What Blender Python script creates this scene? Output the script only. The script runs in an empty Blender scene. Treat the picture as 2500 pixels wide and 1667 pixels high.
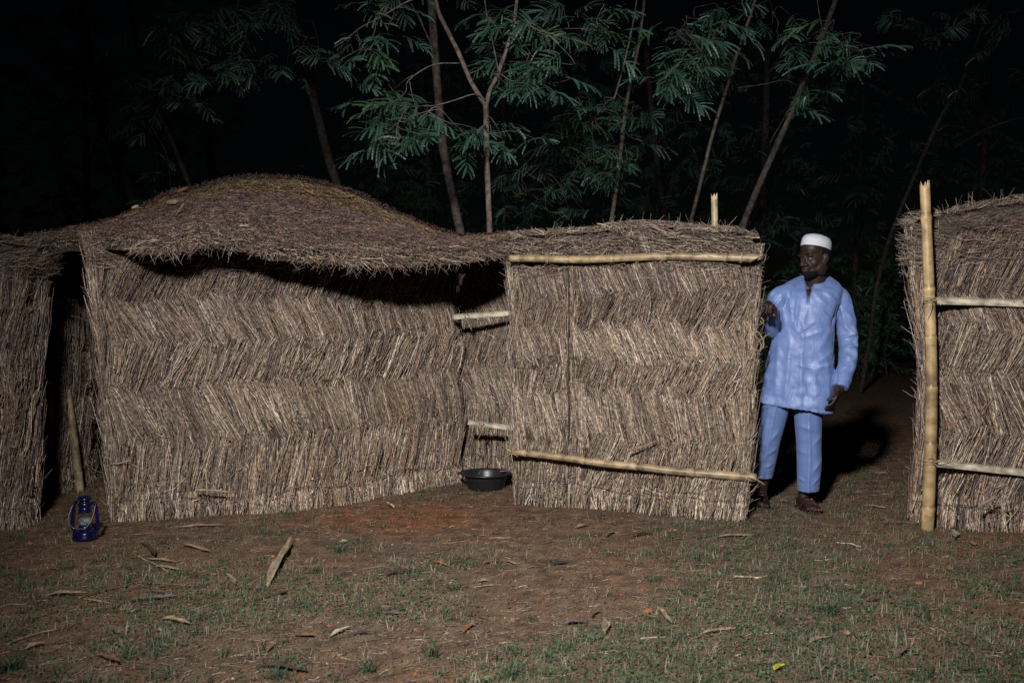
import bpy, math, random
import numpy as np
from mathutils import Vector, Matrix

scene = bpy.context.scene
C = scene.collection
R = math.radians

# ------------------------------------------------------------------ camera
CAM_H, FPX, HORIZON = 1.31, 2431.0, 750.0
PITCH = math.atan((833.5 - HORIZON) / FPX)
cam_d = bpy.data.cameras.new('camera')
cam_d.sensor_width = 36.0
cam_d.lens = 35.0
cam_d.clip_end = 600.0
cam_d.dof.use_dof = True
cam_d.dof.focus_distance = 6.5
cam_d.dof.aperture_fstop = 4.0
cam = bpy.data.objects.new('camera', cam_d)
cam.location = (0, 0, CAM_H)
cam.rotation_euler = (R(90) - PITCH, 0, 0)
C.objects.link(cam)
scene.camera = cam

# ------------------------------------------------------------------ night sky
world = bpy.data.worlds.new('World')
scene.world = world
world.use_nodes = True
wn = world.node_tree
bg = wn.nodes['Background']
sky = wn.nodes.new('ShaderNodeTexSky')
sky.sky_type = 'NISHITA'
sky.sun_disc = False
sky.sun_elevation = R(25)
sky.sun_rotation = R(200)
wn.links.new(sky.outputs[0], bg.inputs[0])
bg.inputs[1].default_value = 0.0002

# ------------------------------------------------------------------ the flood lamp that lights the yard (stands behind and left of the camera)
LAMP = Vector((-0.85, -0.2, 3.5))
sp = bpy.data.lights.new('flood_lamp', 'SPOT')
sp.energy = 3150.0
sp.color = (0.965, 0.955, 0.985)
sp.spot_size = R(74)
sp.spot_blend = 1.0
sp.shadow_soft_size = 0.20
lamp = bpy.data.objects.new('flood_lamp', sp)
lamp.location = LAMP
aim = Vector((0.62, 6.4, 1.0)) - LAMP
lamp.rotation_euler = aim.to_track_quat('-Z', 'Y').to_euler()
C.objects.link(lamp)

vs = scene.view_settings
scene.display_settings.display_device = 'sRGB'
vs.view_transform = 'Standard'
vs.look = 'None'
vs.exposure = 0.0
vs.gamma = 1.0
vs.use_curve_mapping = False
scene.cycles.use_denoising = False
scene.cycles.max_bounces = 4
scene.cycles.diffuse_bounces = 1
scene.cycles.sample_clamp_indirect = 0.4
scene.cycles.sample_clamp_direct = 1.2

# ------------------------------------------------------------------ helpers
def U(x, y, d):
    """photo pixel -> world point at depth Y = d"""
    cx, cy = (x - 1250.0) / FPX, -(y - 833.5) / FPX
    s, c = math.sin(PITCH), math.cos(PITCH)
    dy, dz = c + cy * s, -s + cy * c
    t = d / dy
    return np.array([cx * t, d, CAM_H + dz * t])

def G(x, y):
    """photo pixel -> ground point (z = 0)"""
    cx, cy = (x - 1250.0) / FPX, -(y - 833.5) / FPX
    s, c = math.sin(PITCH), math.cos(PITCH)
    dy, dz = c + cy * s, -s + cy * c
    t = -CAM_H / dz
    return np.array([cx * t, dy * t, 0.0])

def hsh(ix, iy, iz):
    h = (ix.astype(np.int64) * 374761393 + iy.astype(np.int64) * 668265263 + iz.astype(np.int64) * 2147483647) & 0x7fffffff
    h = ((h ^ (h >> 13)) * 1274126177) & 0x7fffffff
    h = (h ^ (h >> 16)) & 0xffffff
    return h / float(0xffffff)

def vnoise(p):
    p = np.asarray(p, float)
    i = np.floor(p); f = p - i; f = f * f * (3 - 2 * f)
    out = 0
    for dx in (0, 1):
        for dy in (0, 1):
            for dz in (0, 1):
                w = (f[..., 0] if dx else 1 - f[..., 0]) * (f[..., 1] if dy else 1 - f[..., 1]) * (f[..., 2] if dz else 1 - f[..., 2])
                out = out + w * hsh(i[..., 0] + dx, i[..., 1] + dy, i[..., 2] + dz)
    return out

def n2(x, y, s, seed=0.0):
    x = np.asarray(x, float); y = np.asarray(y, float)
    return vnoise(np.stack([x * s + 31.7, y * s + 57.1, np.full_like(x * 1.0 + y * 0.0, seed + 100.5)], -1))

def sstep(a, b, x):
    t = np.clip((np.asarray(x, float) - a) / (b - a), 0, 1)
    return t * t * (3 - 2 * t)

def gz(x, y):
    x = np.asarray(x, float); y = np.asarray(y, float)
    near = sstep(40, 12, y)
    z = (n2(x, y, 0.8, 3) - .5) * 0.022 + (n2(x, y, 3.1, 5) - .5) * 0.014 + (n2(x, y, 11, 7) - .5) * 0.008
    return z * near

def tag(o, label=None, cat=None, group=None, kind=None):
    if label: o['label'] = label
    if cat: o['category'] = cat
    if group: o['group'] = group
    if kind: o['kind'] = kind
    return o

def empty(name, loc=(0, 0, 0), label=None, cat=None, group=None):
    o = bpy.data.objects.new(name, None)
    o.location = [float(v) for v in loc]
    o.empty_display_size = 0.1
    C.objects.link(o)
    return tag(o, label, cat, group)

def link(name, me, mat, parent=None, smooth=True):
    if mat is not None: me.materials.append(mat)
    o = bpy.data.objects.new(name, me)
    C.objects.link(o)
    if parent is not None:
        o.parent = parent
        o.matrix_parent_inverse = Matrix.Translation(-Vector(parent.location)) if parent.parent is None else Matrix.Translation(-(Vector(parent.location)))
    if smooth and len(me.polygons):
        me.polygons.foreach_set('use_smooth', np.ones(len(me.polygons), bool))
    return o

def mesh_arr(name, V, F, mat, parent=None, col=None, smooth=True):
    """V (n,3), F (m,3|4) arrays"""
    V = np.ascontiguousarray(V, dtype=np.float32); F = np.ascontiguousarray(F, dtype=np.int32)
    me = bpy.data.meshes.new(name)
    k = F.shape[1]
    me.vertices.add(len(V)); me.vertices.foreach_set('co', V.ravel())
    me.loops.add(F.size); me.loops.foreach_set('vertex_index', F.ravel())
    me.polygons.add(len(F))
    me.polygons.foreach_set('loop_start', np.arange(0, F.size, k, dtype=np.int32))
    if col is not None:
        a = me.color_attributes.new('Col', 'FLOAT_COLOR', 'POINT')
        c4 = np.ones((len(V), 4), np.float32); c4[:, :3] = col
        a.data.foreach_set('color', c4.ravel())
    me.update(calc_edges=True)
    return link(name, me, mat, parent, smooth)

def mesh_py(name, V, F, mat, parent=None, smooth=True, col=None):
    me = bpy.data.meshes.new(name)
    me.from_pydata([tuple(map(float, v)) for v in V], [], [tuple(int(i) for i in f) for f in F])
    if col is not None:
        a = me.color_attributes.new('Col', 'FLOAT_COLOR', 'POINT')
        c4 = np.ones((len(V), 4), np.float32); c4[:, :3] = col
        a.data.foreach_set('color', c4.ravel())
    me.update()
    return link(name, me, mat, parent, smooth)

def unit(a):
    return a / np.maximum(np.linalg.norm(a, axis=-1, keepdims=True), 1e-9)

def stalk_arr(P0, P1, r0, r1, bend=None, col=None, K=3, S=3, rng=None):
    """many thin stems; returns V, F, col"""
    N = len(P0)
    d = unit(P1 - P0)
    ref = np.where(np.abs(d[:, 2:3]) > .9, np.array([[1., 0, 0]]), np.array([[0, 0, 1.]]))
    a = unit(np.cross(d, ref)); b = np.cross(d, a)
    ph = (rng.random(N) if rng is not None else np.zeros(N)) * 6.28
    V = np.zeros((N, K, S, 3))
    for k in range(K):
        t = k / (K - 1)
        c = P0 + (P1 - P0) * t
        if bend is not None: c = c + bend * (4 * t * (1 - t))
        r = r0 + (r1 - r0) * t
        for s in range(S):
            an = ph + s * 2 * math.pi / S
            V[:, k, s] = c + a * (r * np.cos(an))[:, None] + b * (r * np.sin(an))[:, None]
    idx = np.arange(N * K * S).reshape(N, K, S)
    F = []
    for k in range(K - 1):
        for s in range(S):
            s2 = (s + 1) % S
            F.append(np.stack([idx[:, k, s], idx[:, k, s2], idx[:, k + 1, s2], idx[:, k + 1, s]], -1))
    F = np.concatenate(F)
    Cc = None
    if col is not None: Cc = np.repeat(col, K * S, axis=0)
    return V.reshape(-1, 3), F, Cc

def cat_arr(parts):
    Vs, Fs, Cs, o = [], [], [], 0
    for V, F, Cc in parts:
        Vs.append(V); Fs.append(F + o); Cs.append(Cc); o += len(V)
    return np.concatenate(Vs), np.concatenate(Fs), np.concatenate(Cs)

def catmull(P, n):
    P = np.asarray(P, float)
    if len(P) == 2: return np.linspace(P[0], P[1], n)
    Q = np.vstack([2 * P[0] - P[1], P, 2 * P[-1] - P[-2]])
    ts = np.linspace(0, len(P) - 1, n); out = []
    for t in ts:
        i = min(int(t), len(P) - 2); f = t - i
        a, b, c, d = Q[i], Q[i + 1], Q[i + 2], Q[i + 3]
        out.append(.5 * (2 * b + (c - a) * f + (2 * a - 5 * b + 4 * c - d) * f * f + (3 * b - 3 * c + d - a) * f ** 3))
    return np.array(out)

def tube(path, rad, S=8, cap=True, sx=1.0, ref=None):
    """path (n,3), rad (n,) -> V, faces list"""
    path = np.asarray(path, float); n = len(path)
    rad = np.broadcast_to(np.asarray(rad, float), (n,))
    t = unit(np.gradient(path, axis=0))
    ref = np.array([0.31, 0.87, 0.17]) if ref is None else np.asarray(ref, float)
    a = unit(np.cross(t, ref)); b = np.cross(t, a)
    V = []
    for i in range(n):
        for s in range(S):
            an = s * 2 * math.pi / S
            V.append(path[i] + a[i] * rad[i] * math.cos(an) * sx + b[i] * rad[i] * math.sin(an))
    F = []
    for i in range(n - 1):
        for s in range(S):
            s2 = (s + 1) % S
            F.append((i * S + s, i * S + s2, (i + 1) * S + s2, (i + 1) * S + s))
    if cap:
        F.append(tuple(range(S - 1, -1, -1)))
        F.append(tuple((n - 1) * S + s for s in range(S)))
    return np.array(V), F

class MB:
    """collects pieces of ONE mesh"""
    def __init__(s): s.V = []; s.F = []; s.n = 0
    def add(s, V, F):
        V = np.asarray(V, float)
        s.V.append(V); s.F += [tuple(i + s.n for i in f) for f in F]; s.n += len(V); return s
    def tube(s, path, rad, S=8, cap=True, **k): return s.add(*tube(path, rad, S, cap, **k))
    def lathe(s, prof, c=(0, 0, 0), S=24, rx=1.0, ry=1.0, closed=False):
        V = []; c = np.array(c, float)
        for (r, z) in prof:
            for k in range(S):
                an = 2 * math.pi * k / S
                V.append(c + np.array([r * rx * math.cos(an), r * ry * math.sin(an), z]))
        F = []; n = len(prof)
        for i in range(n - 1 + (1 if closed else 0)):
            j = (i + 1) % n
            for k in range(S):
                k2 = (k + 1) % S
                F.append((i * S + k, i * S + k2, j * S + k2, j * S + k))
        return s.add(V, F)
    def ell(s, c, r, M=None, nu=16, nv=10):
        V = []; c = np.array(c, float)
        for i in range(nv + 1):
            ph = math.pi * i / nv
            for k in range(nu):
                th = 2 * math.pi * k / nu
                p = np.array([r[0] * math.sin(ph) * math.cos(th), r[1] * math.sin(ph) * math.sin(th), r[2] * math.cos(ph)])
                if M is not None: p = M @ p
                V.append(c + p)
        F = []
        for i in range(nv):
            for k in range(nu):
                k2 = (k + 1) % nu
                a, b, d, e = i * nu + k, i * nu + k2, (i + 1) * nu + k2, (i + 1) * nu + k
                F.append((a, e, d, b))
        return s.add(V, F)
    def xf(s, M, t=(0, 0, 0)):
        s.V = [v @ np.asarray(M).T + np.asarray(t) for v in s.V]; return s
    def build(s, name, mat, parent=None, smooth=True):
        return mesh_py(name, np.concatenate(s.V), s.F, mat, parent, smooth)

# ------------------------------------------------------------------ materials
def new_mat(name):
    m = bpy.data.materials.new(name); m.use_nodes = True
    nt = m.node_tree
    return m, nt, nt.nodes['Principled BSDF']

def N(nt, t, **kw):
    n = nt.nodes.new(t)
    for k, v in kw.items(): setattr(n, k, v)
    return n

def noise_mix(nt, scale, c1, c2, detail=4, lo=.35, hi=.65, coord='Object', stretch=None):
    tc = N(nt, 'ShaderNodeTexCoord'); src = tc.outputs[coord]
    if stretch:
        mp = N(nt, 'ShaderNodeMapping'); mp.inputs['Scale'].default_value = stretch
        nt.links.new(src, mp.inputs[0]); src = mp.outputs[0]
    nz = N(nt, 'ShaderNodeTexNoise'); nz.inputs['Scale'].default_value = scale; nz.inputs['Detail'].default_value = detail
    nt.links.new(src, nz.inputs['Vector'])
    rp = N(nt, 'ShaderNodeValToRGB')
    rp.color_ramp.elements[0].position = lo; rp.color_ramp.elements[1].position = hi
    rp.color_ramp.elements[0].color = (*c1, 1); rp.color_ramp.elements[1].color = (*c2, 1)
    nt.links.new(nz.outputs['Fac'], rp.inputs[0])
    return rp.outputs[0], nz.outputs['Fac']

def bump(nt, bs, h, strength=.3, dist=.01):
    b = N(nt, 'ShaderNodeBump'); b.inputs['Strength'].default_value = strength; b.inputs['Distance'].default_value = dist
    nt.links.new(h, b.inputs['Height']); nt.links.new(b.outputs[0], bs.inputs['Normal'])

def plain(name, c, rough=.6, spec=.4, c2=None, scale=20, bmp=0, metal=0.0):
    m, nt, bs = new_mat(name)
    bs.inputs['Roughness'].default_value = rough
    bs.inputs['Specular IOR Level'].default_value = spec
    bs.inputs['Metallic'].default_value = metal
    o, f = noise_mix(nt, scale, c, c2 if c2 else tuple(v * .8 for v in c))
    nt.links.new(o, bs.inputs['Base Color'])
    if bmp: bump(nt, bs, f, bmp)
    return m

def attr_mat(name, rough=.6, spec=.3, nscale=60, namp=.35, bmp=0, trans=0.0):
    """per-stem colour stored on the mesh, broken up by fine noise"""
    m, nt, bs = new_mat(name)
    at = N(nt, 'ShaderNodeAttribute', attribute_name='Col')
    o, f = noise_mix(nt, nscale, (1 - namp,) * 3, (1 + namp,) * 3, 3)
    mx = N(nt, 'ShaderNodeMix', data_type='RGBA', blend_type='MULTIPLY'); mx.inputs[0].default_value = 1
    nt.links.new(at.outputs['Color'], mx.inputs[6]); nt.links.new(o, mx.inputs[7])
    nt.links.new(mx.outputs[2], bs.inputs['Base Color'])
    bs.inputs['Roughness'].default_value = rough; bs.inputs['Specular IOR Level'].default_value = spec
    if bmp: bump(nt, bs, f, bmp)
    if trans:
        tr = N(nt, 'ShaderNodeBsdfTranslucent'); ms = N(nt, 'ShaderNodeMixShader'); ms.inputs[0].default_value = trans
        nt.links.new(mx.outputs[2], tr.inputs[0])
        nt.links.new(bs.outputs[0], ms.inputs[1]); nt.links.new(tr.outputs[0], ms.inputs[2])
        nt.links.new(ms.outputs[0], nt.nodes['Material Output'].inputs[0])
    return m

M_STRAW = attr_mat('straw', .62, .22, 60, .42)
M_CORE = plain('straw_core', (.075, .058, .044), .9, .1, (.035, .027, .022), 90, .5)  # dark backing: shade of the pits between stems is put into its colour
M_BAMBOO = attr_mat('bamboo', .42, .4, 16, .42, .12)
M_WIRE = plain('rusty_wire', (.05, .04, .035), .6, .3)
M_CORD = plain('dry_vine', (.36, .28, .17), .7, .25, (.24, .18, .11), 60)
M_BARK = attr_mat('tree_bark', .85, .15, 22, .45, .5)
M_LEAF = attr_mat('frond', .42, .5, 8, .25, 0, .12)
M_LITTER = attr_mat('dry_leaf', .7, .25, 40, .3, .25, .08)
M_GRASS = attr_mat('grass', .6, .3, 6, .2, 0, .15)

# soil: red laterite with duller trampled patches
def soil_mat():
    m, nt, bs = new_mat('soil')
    a, fa = noise_mix(nt, 0.55, (.15, .105, .070), (.215, .115, .065), 5, .43, .68)
    b, fb = noise_mix(nt, 9, (.50, .50, .50), (1.3, 1.3, 1.3), 10, .3, .7)
    c, fc = noise_mix(nt, 140, (.75, .75, .75), (1.25, 1.25, 1.2), 3, .3, .7)
    # the bare red patch trampled in front of the hut
    tc = N(nt, 'ShaderNodeTexCoord'); mp = N(nt, 'ShaderNodeMapping'); mp.vector_type = 'POINT'
    mp.inputs['Location'].default_value = (.62, -7.4, 0); mp.inputs['Scale'].default_value = (.9, 1.2, 1)
    nt.links.new(tc.outputs['Object'], mp.inputs[0])
    ln_ = N(nt, 'ShaderNodeVectorMath', operation='LENGTH'); nt.links.new(mp.outputs[0], ln_.inputs[0])
    nz = N(nt, 'ShaderNodeTexNoise'); nz.inputs['Scale'].default_value = 3.5; nz.inputs['Detail'].default_value = 6; nt.links.new(tc.outputs['Object'], nz.inputs['Vector'])
    sm = N(nt, 'ShaderNodeMath', operation='MULTIPLY_ADD'); nt.links.new(nz.outputs['Fac'], sm.inputs[0]); sm.inputs[1].default_value = 1.3; nt.links.new(ln_.outputs['Value'], sm.inputs[2])
    mr = N(nt, 'ShaderNodeMapRange'); mr.inputs['From Min'].default_value = 1.55; mr.inputs['From Max'].default_value = .75; nt.links.new(sm.outputs[0], mr.inputs['Value'])
    mr0 = N(nt, 'ShaderNodeMix', data_type='RGBA'); nt.links.new(mr.outputs[0], mr0.inputs[0]); nt.links.new(a, mr0.inputs[6]); mr0.inputs[7].default_value = (.25, .10, .045, 1)
    a = mr0.outputs[2]
    mx = N(nt, 'ShaderNodeMix', data_type='RGBA', blend_type='MULTIPLY'); mx.inputs[0].default_value = 1
    nt.links.new(a, mx.inputs[6]); nt.links.new(b, mx.inputs[7])
    mx2 = N(nt, 'ShaderNodeMix', data_type='RGBA', blend_type='MULTIPLY'); mx2.inputs[0].default_value = 1
    nt.links.new(mx.outputs[2], mx2.inputs[6]); nt.links.new(c, mx2.inputs[7])
    nt.links.new(mx2.outputs[2], bs.inputs['Base Color'])
    bs.inputs['Roughness'].default_value = .95; bs.inputs['Specular IOR Level'].default_value = .1
    ad = N(nt, 'ShaderNodeMath', operation='ADD'); nt.links.new(fb, ad.inputs[0]); nt.links.new(fc, ad.inputs[1])
    bump(nt, bs, ad.outputs[0], .7, .012)
    return m
M_SOIL = soil_mat()

STRAW = np.array([[.37, .272, .182], [.268, .20, .146], [.188, .143, .115], [.118, .088, .079], [.06, .045, .04], [.33, .17, .085], [.62, .53, .41], [.47, .37, .25]])
def straw_col(n, rng, pale=0.0):
    """pale -1 (old, purple-brown grass heads) .. 1 (pale cut stems)"""
    w = np.array([.22, .24, .18, .13, .08, .03, .05, .07])
    w = w * np.clip(1 + pale * np.array([.7, .2, -.4, -1, -.8, 0, 2.2, 1.2]), .02, None)
    i = rng.choice(len(STRAW), n, p=w / w.sum())
    return STRAW[i] * rng.uniform(.75, 1.2, (n, 1)) * (1 + rng.uniform(-.06, .06, (n, 3)))
# ------------------------------------------------------------------ ground: one sheet out to the horizon
def make_ground():
    xs = np.concatenate([-np.geomspace(300, 5.2, 26), np.linspace(-5, 5, 251), np.geomspace(5.2, 300, 26)])
    ys = np.concatenate([np.linspace(-60, 1.6, 12), np.linspace(2, 10, 201), np.geomspace(10.2, 560, 40)])
    X, Y = np.meshgrid(xs, ys)
    V = np.stack([X, Y, gz(X, Y)], -1).reshape(-1, 3)
    ny, nx = X.shape
    i = np.arange(ny * nx).reshape(ny, nx)
    F = np.stack([i[:-1, :-1], i[:-1, 1:], i[1:, 1:], i[1:, :-1]], -1).reshape(-1, 4)
    o = mesh_arr('ground', V, F, M_SOIL)
    tag(o, 'reddish brown bare earth of the yard', None, None, 'structure')
make_ground()

# ------------------------------------------------------------------ straw mats
class Wall:
    """mat standing on a plan path; u along it, v up, w outwards (to the viewer's side)"""
    def __init__(s, pts, flare=None, lean=0.0, flip=False, wav=.012):
        P = catmull(np.array([p[:2] for p in pts]), 80)
        seg = np.linalg.norm(np.diff(P, axis=0), axis=1)
        s.u = np.concatenate([[0], np.cumsum(seg)]); s.L = s.u[-1]; s.P = P
        t = unit(np.gradient(P, axis=0)); s.n = np.stack([t[:, 1], -t[:, 0]], -1) * (-1 if flip else 1)
        s.flare = flare; s.lean = lean; s.wav = wav
    def __call__(s, u, v, w=0.0):
        u = np.asarray(u, float); v = np.asarray(v, float)
        if s.flare is not None: u = u + s.flare(u / s.L, v)
        uc = np.clip(u, 0, s.L); ex = u - uc
        x = np.interp(uc, s.u, s.P[:, 0]); y = np.interp(uc, s.u, s.P[:, 1])
        nx = np.interp(uc, s.u, s.n[:, 0]); ny = np.interp(uc, s.u, s.n[:, 1])
        w = w + s.lean * v + s.wav * (np.sin(u * 5.1 + v * 2) + (n2(u, v, 3.0, 2) - .5) * 2.4)
        tx, ty = -ny, nx
        if s.n[0] @ np.array([s.P[1, 1] - s.P[0, 1], -(s.P[1, 0] - s.P[0, 0])]) < 0: tx, ty = ny, -nx
        return np.stack([x + nx * w + tx * ex, y + ny * w + ty * ex, np.broadcast_to(v, x.shape) + 0 * x], -1)

def core(W, top, parent, thick=.05, u0=0, u1=None, name='mat_core', w0=-.012, inset=.02, bot=-.02):
    u1 = W.L if u1 is None else u1
    us = np.linspace(u0 + inset, u1 - inset, 40); vs_ = np.linspace(0, 1, 24)
    tp = np.array([top(u) for u in us])
    Uu, T = np.meshgrid(us, vs_); Vv = bot + T * (tp[None, :] - bot)
    A = W(Uu, Vv, w0); B = W(Uu, Vv, w0 - thick)
    ny, nx = Uu.shape; i = np.arange(ny * nx).reshape(ny, nx); o = ny * nx
    q = lambda a: np.stack([a[:-1, :-1], a[:-1, 1:], a[1:, 1:], a[1:, :-1]], -1).reshape(-1, 4)
    F = [q(i), q(i + o)[:, ::-1]]
    for a in (i[0], i[-1], i[:, 0], i[:, -1]):
        F.append(np.stack([a[:-1], a[1:], a[1:] + o, a[:-1] + o], -1))
    return mesh_arr(name, np.concatenate([A.reshape(-1, 3), B.reshape(-1, 3)]), np.concatenate(F), M_CORE, parent)

def band(W, u0, u1, v0, v1, lean, parent, rng, dens=420, r=.0028, pale=0.0, proud=.022, over=.05, edge=.16, wav=.012, name='straw_band', base=False, wbase=0.0, messy=1.0, edgeL=True, edgeR=True):
    L = u1 - u0
    n = int(L * dens * 1.7)
    u = u0 + rng.random(n) * L
    # clumps share tilt, length and depth
    cw = .034
    ci = np.floor(u / cw + .35 * np.sin(u * 31)).astype(int); ci -= ci.min()
    nc = ci.max() + 1
    c_t = rng.normal(0, 4.0, nc); c_l = rng.normal(0, .03, nc); c_w = rng.normal(0, .006, nc)
    wv = wav * (np.sin(u * 4.3 + v0 * 9) + .8 * np.sin(u * 9.7 + v1 * 5))
    fall = np.ones(n)
    if edgeL: fall *= sstep(0.0, edge, u - u0) 
    if edgeR: fall *= sstep(0.0, edge, u1 - u)
    ang = np.radians((lean + c_t[ci] + rng.normal(0, 4.8, n)) * (.12 + .88 * fall) + rng.normal(0, 1.5, n))
    f0 = np.where(rng.random(n) < .55, 0, rng.random(n) * .65)
    f1 = np.where(rng.random(n) < .6, 1, 1 - rng.random(n) * .35)
    f1 = np.maximum(f1, f0 + .3)
    h = (v1 - v0)
    lo = v0 - over * .6 + wv * (0 if base else 1); hi = v1 + over * .45 + wv + c_l[ci] + rng.normal(0, .008, n)
    va = lo + (hi - lo) * f0; vb = lo + (hi - lo) * f1
    if base: va = np.maximum(va, -.012 + rng.random(n) * .02)
    mid = (v0 + v1) / 2
    # sideways sway so that a band is not a ruled hatch
    sway = .02 * (n2(u, np.full(n, v0), 5, 9) - .5)
    ua = u + np.tan(ang) * (va - mid) + sway; ub = u + np.tan(ang) * (vb - mid) + sway
    ua = np.clip(ua, u0 - .012 - rng.random(n) * .02, u1 + .012 + rng.random(n) * .02)
    ub = np.clip(ub, u0 - .012 - rng.random(n) * .025, u1 + .012 + rng.random(n) * .025)
    lay = rng.random(n) * .016 - .008
    wa = wbase - proud * .55 + lay + c_w[ci] + .03 * (f0); wb = wbase + proud * f1 + lay + c_w[ci]
    if base: wa = wbase + lay + rng.normal(0.004, .014, n)
    P0 = W(ua, va, wa); P1 = W(ub, vb, wb)
    rr = r * .76 * rng.uniform(.5, 1.5, n)
    P0[:, 2] = np.maximum(P0[:, 2], -.01)
    bend = rng.normal(0, .009, (n, 3))
    col = straw_col(n, rng, pale)
    # tone varies from clump to clump
    col *= (.68 + .58 * rng.random(nc))[ci][:, None]
    if base: col *= 1.0
    parts = [stalk_arr(P0, P1, rr, rr * .75, bend, col, rng=rng)]
    # strays
    m = int(L * 48 * messy)
    u = u0 + rng.random(m) * L; v = v0 + rng.random(m) * h
    a = np.radians(lean + rng.normal(0, 34, m)); ln = rng.uniform(.05, .2, m)
    Q0 = W(u, v, wbase + .012); Q1 = W(u + np.sin(a) * ln, v + np.cos(a) * ln, wbase + .014 + rng.random(m) * .035)
    Q1[:, 2] = np.maximum(Q1[:, 2], .004)
    parts.append(stalk_arr(Q0, Q1, r * .55 * rng.uniform(.5, 1.3, m), np.full(m, r * .3), rng.normal(0, .012, (m, 3)), straw_col(m, rng, pale + .3), rng=rng))
    # small flakes of dry leaf sheath
    m = int(L * 90 * messy)
    u = u0 + rng.random(m) * L; v = v0 + .03 + rng.random(m) * (h - .03)
    a = np.radians(lean + rng.normal(0, 45, m)); ln = rng.uniform(.02, .06, m)
    Q0 = W(u, v, wbase + .012 + rng.random(m) * .01); Q1 = W(u + np.sin(a) * ln, v + np.cos(a) * ln, wbase + .016 + rng.random(m) * .016)
    fc = straw_col(m, rng, 0); sel = rng.random(m) < .12; fc[sel] = np.array([.33, .14, .06])
    parts.append(stalk_arr(Q0, Q1, np.full(m, r * 1.1), np.full(m, r * .25), rng.normal(0, .008, (m, 3)), fc, rng=rng))
    V, F, Cc = cat_arr(parts)
    o = mesh_arr(name, V, F, M_STRAW, parent, Cc)
    o['kind'] = 'stuff'
    return o

def edge_stalks(W, at, v0, v1, parent, rng, n=260, r=.0026, pale=.2, side=-1, out=.035, name='edge_straw'):
    """stems bound along a mat's upright edge, with loose ends sticking out"""
    ln = rng.uniform(.12, .42, n); v = v0 + rng.random(n) * (v1 - v0 - .05)
    u = at + side * rng.normal(0, .010, n)
    a = rng.normal(0, 5, n)
    st = rng.random(n) < .13
    a = np.where(st, side * rng.uniform(12, 65, n), a); ln = np.where(st, rng.uniform(.05, .13, n), ln)
    a = np.radians(a)
    vb = np.minimum(v + np.cos(a) * ln, v1 + .04)
    w0 = -.03 + rng.random(n) * .05
    P0 = W(u, v, w0); P1 = W(u + np.sin(a) * ln, vb, w0 + rng.normal(0, .012, n))
    P0[:, 2] = np.maximum(P0[:, 2], .0)
    rr = np.where(st, r * .5, r * rng.uniform(.6, 1.3, n))
    V, F, Cc = stalk_arr(P0, P1, rr, rr * .6, rng.normal(0, .008, (n, 3)), straw_col(n, rng, pale), rng=rng)
    o = mesh_arr(name, V, F, M_STRAW, parent, Cc); o['kind'] = 'stuff'
    return o

def fluff_top(W, u0, u1, top, hgt, parent, rng, dens=1500, roll=.055, pale=-.3, r=.0024, wout=.03, wild=1.0, name='straw_heads', down=0.0):
    """the soft grass heads folded over a mat's top"""
    L = u1 - u0; n = int(L * dens)
    u = u0 - .015 + rng.random(n) * (L + .03)
    ph = rng.random(n) ** .8 * 2.9 - .9          # -0.9 low front .. 2 back of the roll
    tp = np.array([top(x) for x in np.clip(u, u0, u1)])
    lo = tp - hgt
    k = np.clip((ph + .9) / 1.7, 0, 1)
    v = np.where(ph < .8, lo + (tp - roll - lo) * k, tp - roll + roll * np.sin(np.clip(ph - .3, 0, 3)))
    bulge = wout * np.sin(np.clip((ph + .9) / 2.2, 0, 1) * math.pi)
    w = bulge - np.where(ph > .8, (ph - .8) * roll * 1.1, 0) + (n2(u, v, 9, 4) - .5) * .035 + rng.normal(0, .006, n)
    a = np.radians(rng.normal(-62, 34, n) * np.where(n2(u, v, 4, 8) > .5, 1, -1) * wild)
    ln = rng.uniform(.035, .12, n)
    P0 = W(u, v, w)
    ue = np.clip(u + np.sin(a) * ln, u0 - .02 - .03 * rng.random(n), u1 + .02 + .03 * rng.random(n))
    P1 = W(ue, v + np.cos(a) * ln * (.5 - down), w + rng.normal(.012, .02, n))
    cap = np.array([top(x) for x in np.clip(u, u0, u1)]) + .02 + (rng.random(n) < .05) * rng.random(n) * .09
    P1[:, 2] = np.minimum(P1[:, 2], cap)
    rr = r * .85 * rng.uniform(.5, 1.5, n)
    parts = [stalk_arr(P0, P1, rr, rr * .5, rng.normal(0, .006, (n, 3)), straw_col(n, rng, pale), rng=rng)]
    m = int(L * 60)
    u = u0 + rng.random(m) * L; tp = np.array([top(x) for x in u])
    P0 = W(u, tp - .03, rng.normal(0, .03, m)); P1 = P0 + np.stack([rng.normal(0, .04, m), rng.normal(0, .03, m), rng.uniform(.01, .1, m)], -1)
    parts.append(stalk_arr(P0, P1, np.full(m, .0016), np.full(m, .0007), rng.normal(0, .01, (m, 3)), straw_col(m, rng, .2), rng=rng))
    V, F, Cc = cat_arr(parts)
    o = mesh_arr(name, V, F, M_STRAW, parent, Cc); o['kind'] = 'stuff'
    return o

def wire(W, u0, u1, v, parent, rng, sag=.012, w=.032, r=.0017):
    us = np.linspace(u0, u1, 60)
    vv = v(us) if callable(v) else v
    P = W(us, vv + sag * np.sin(us * 7) + .006 * np.sin(us * 23), w + .006 * np.sin(us * 40))
    return MB().tube(P, r, 4).build('tie_wire', M_WIRE, parent)

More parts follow.
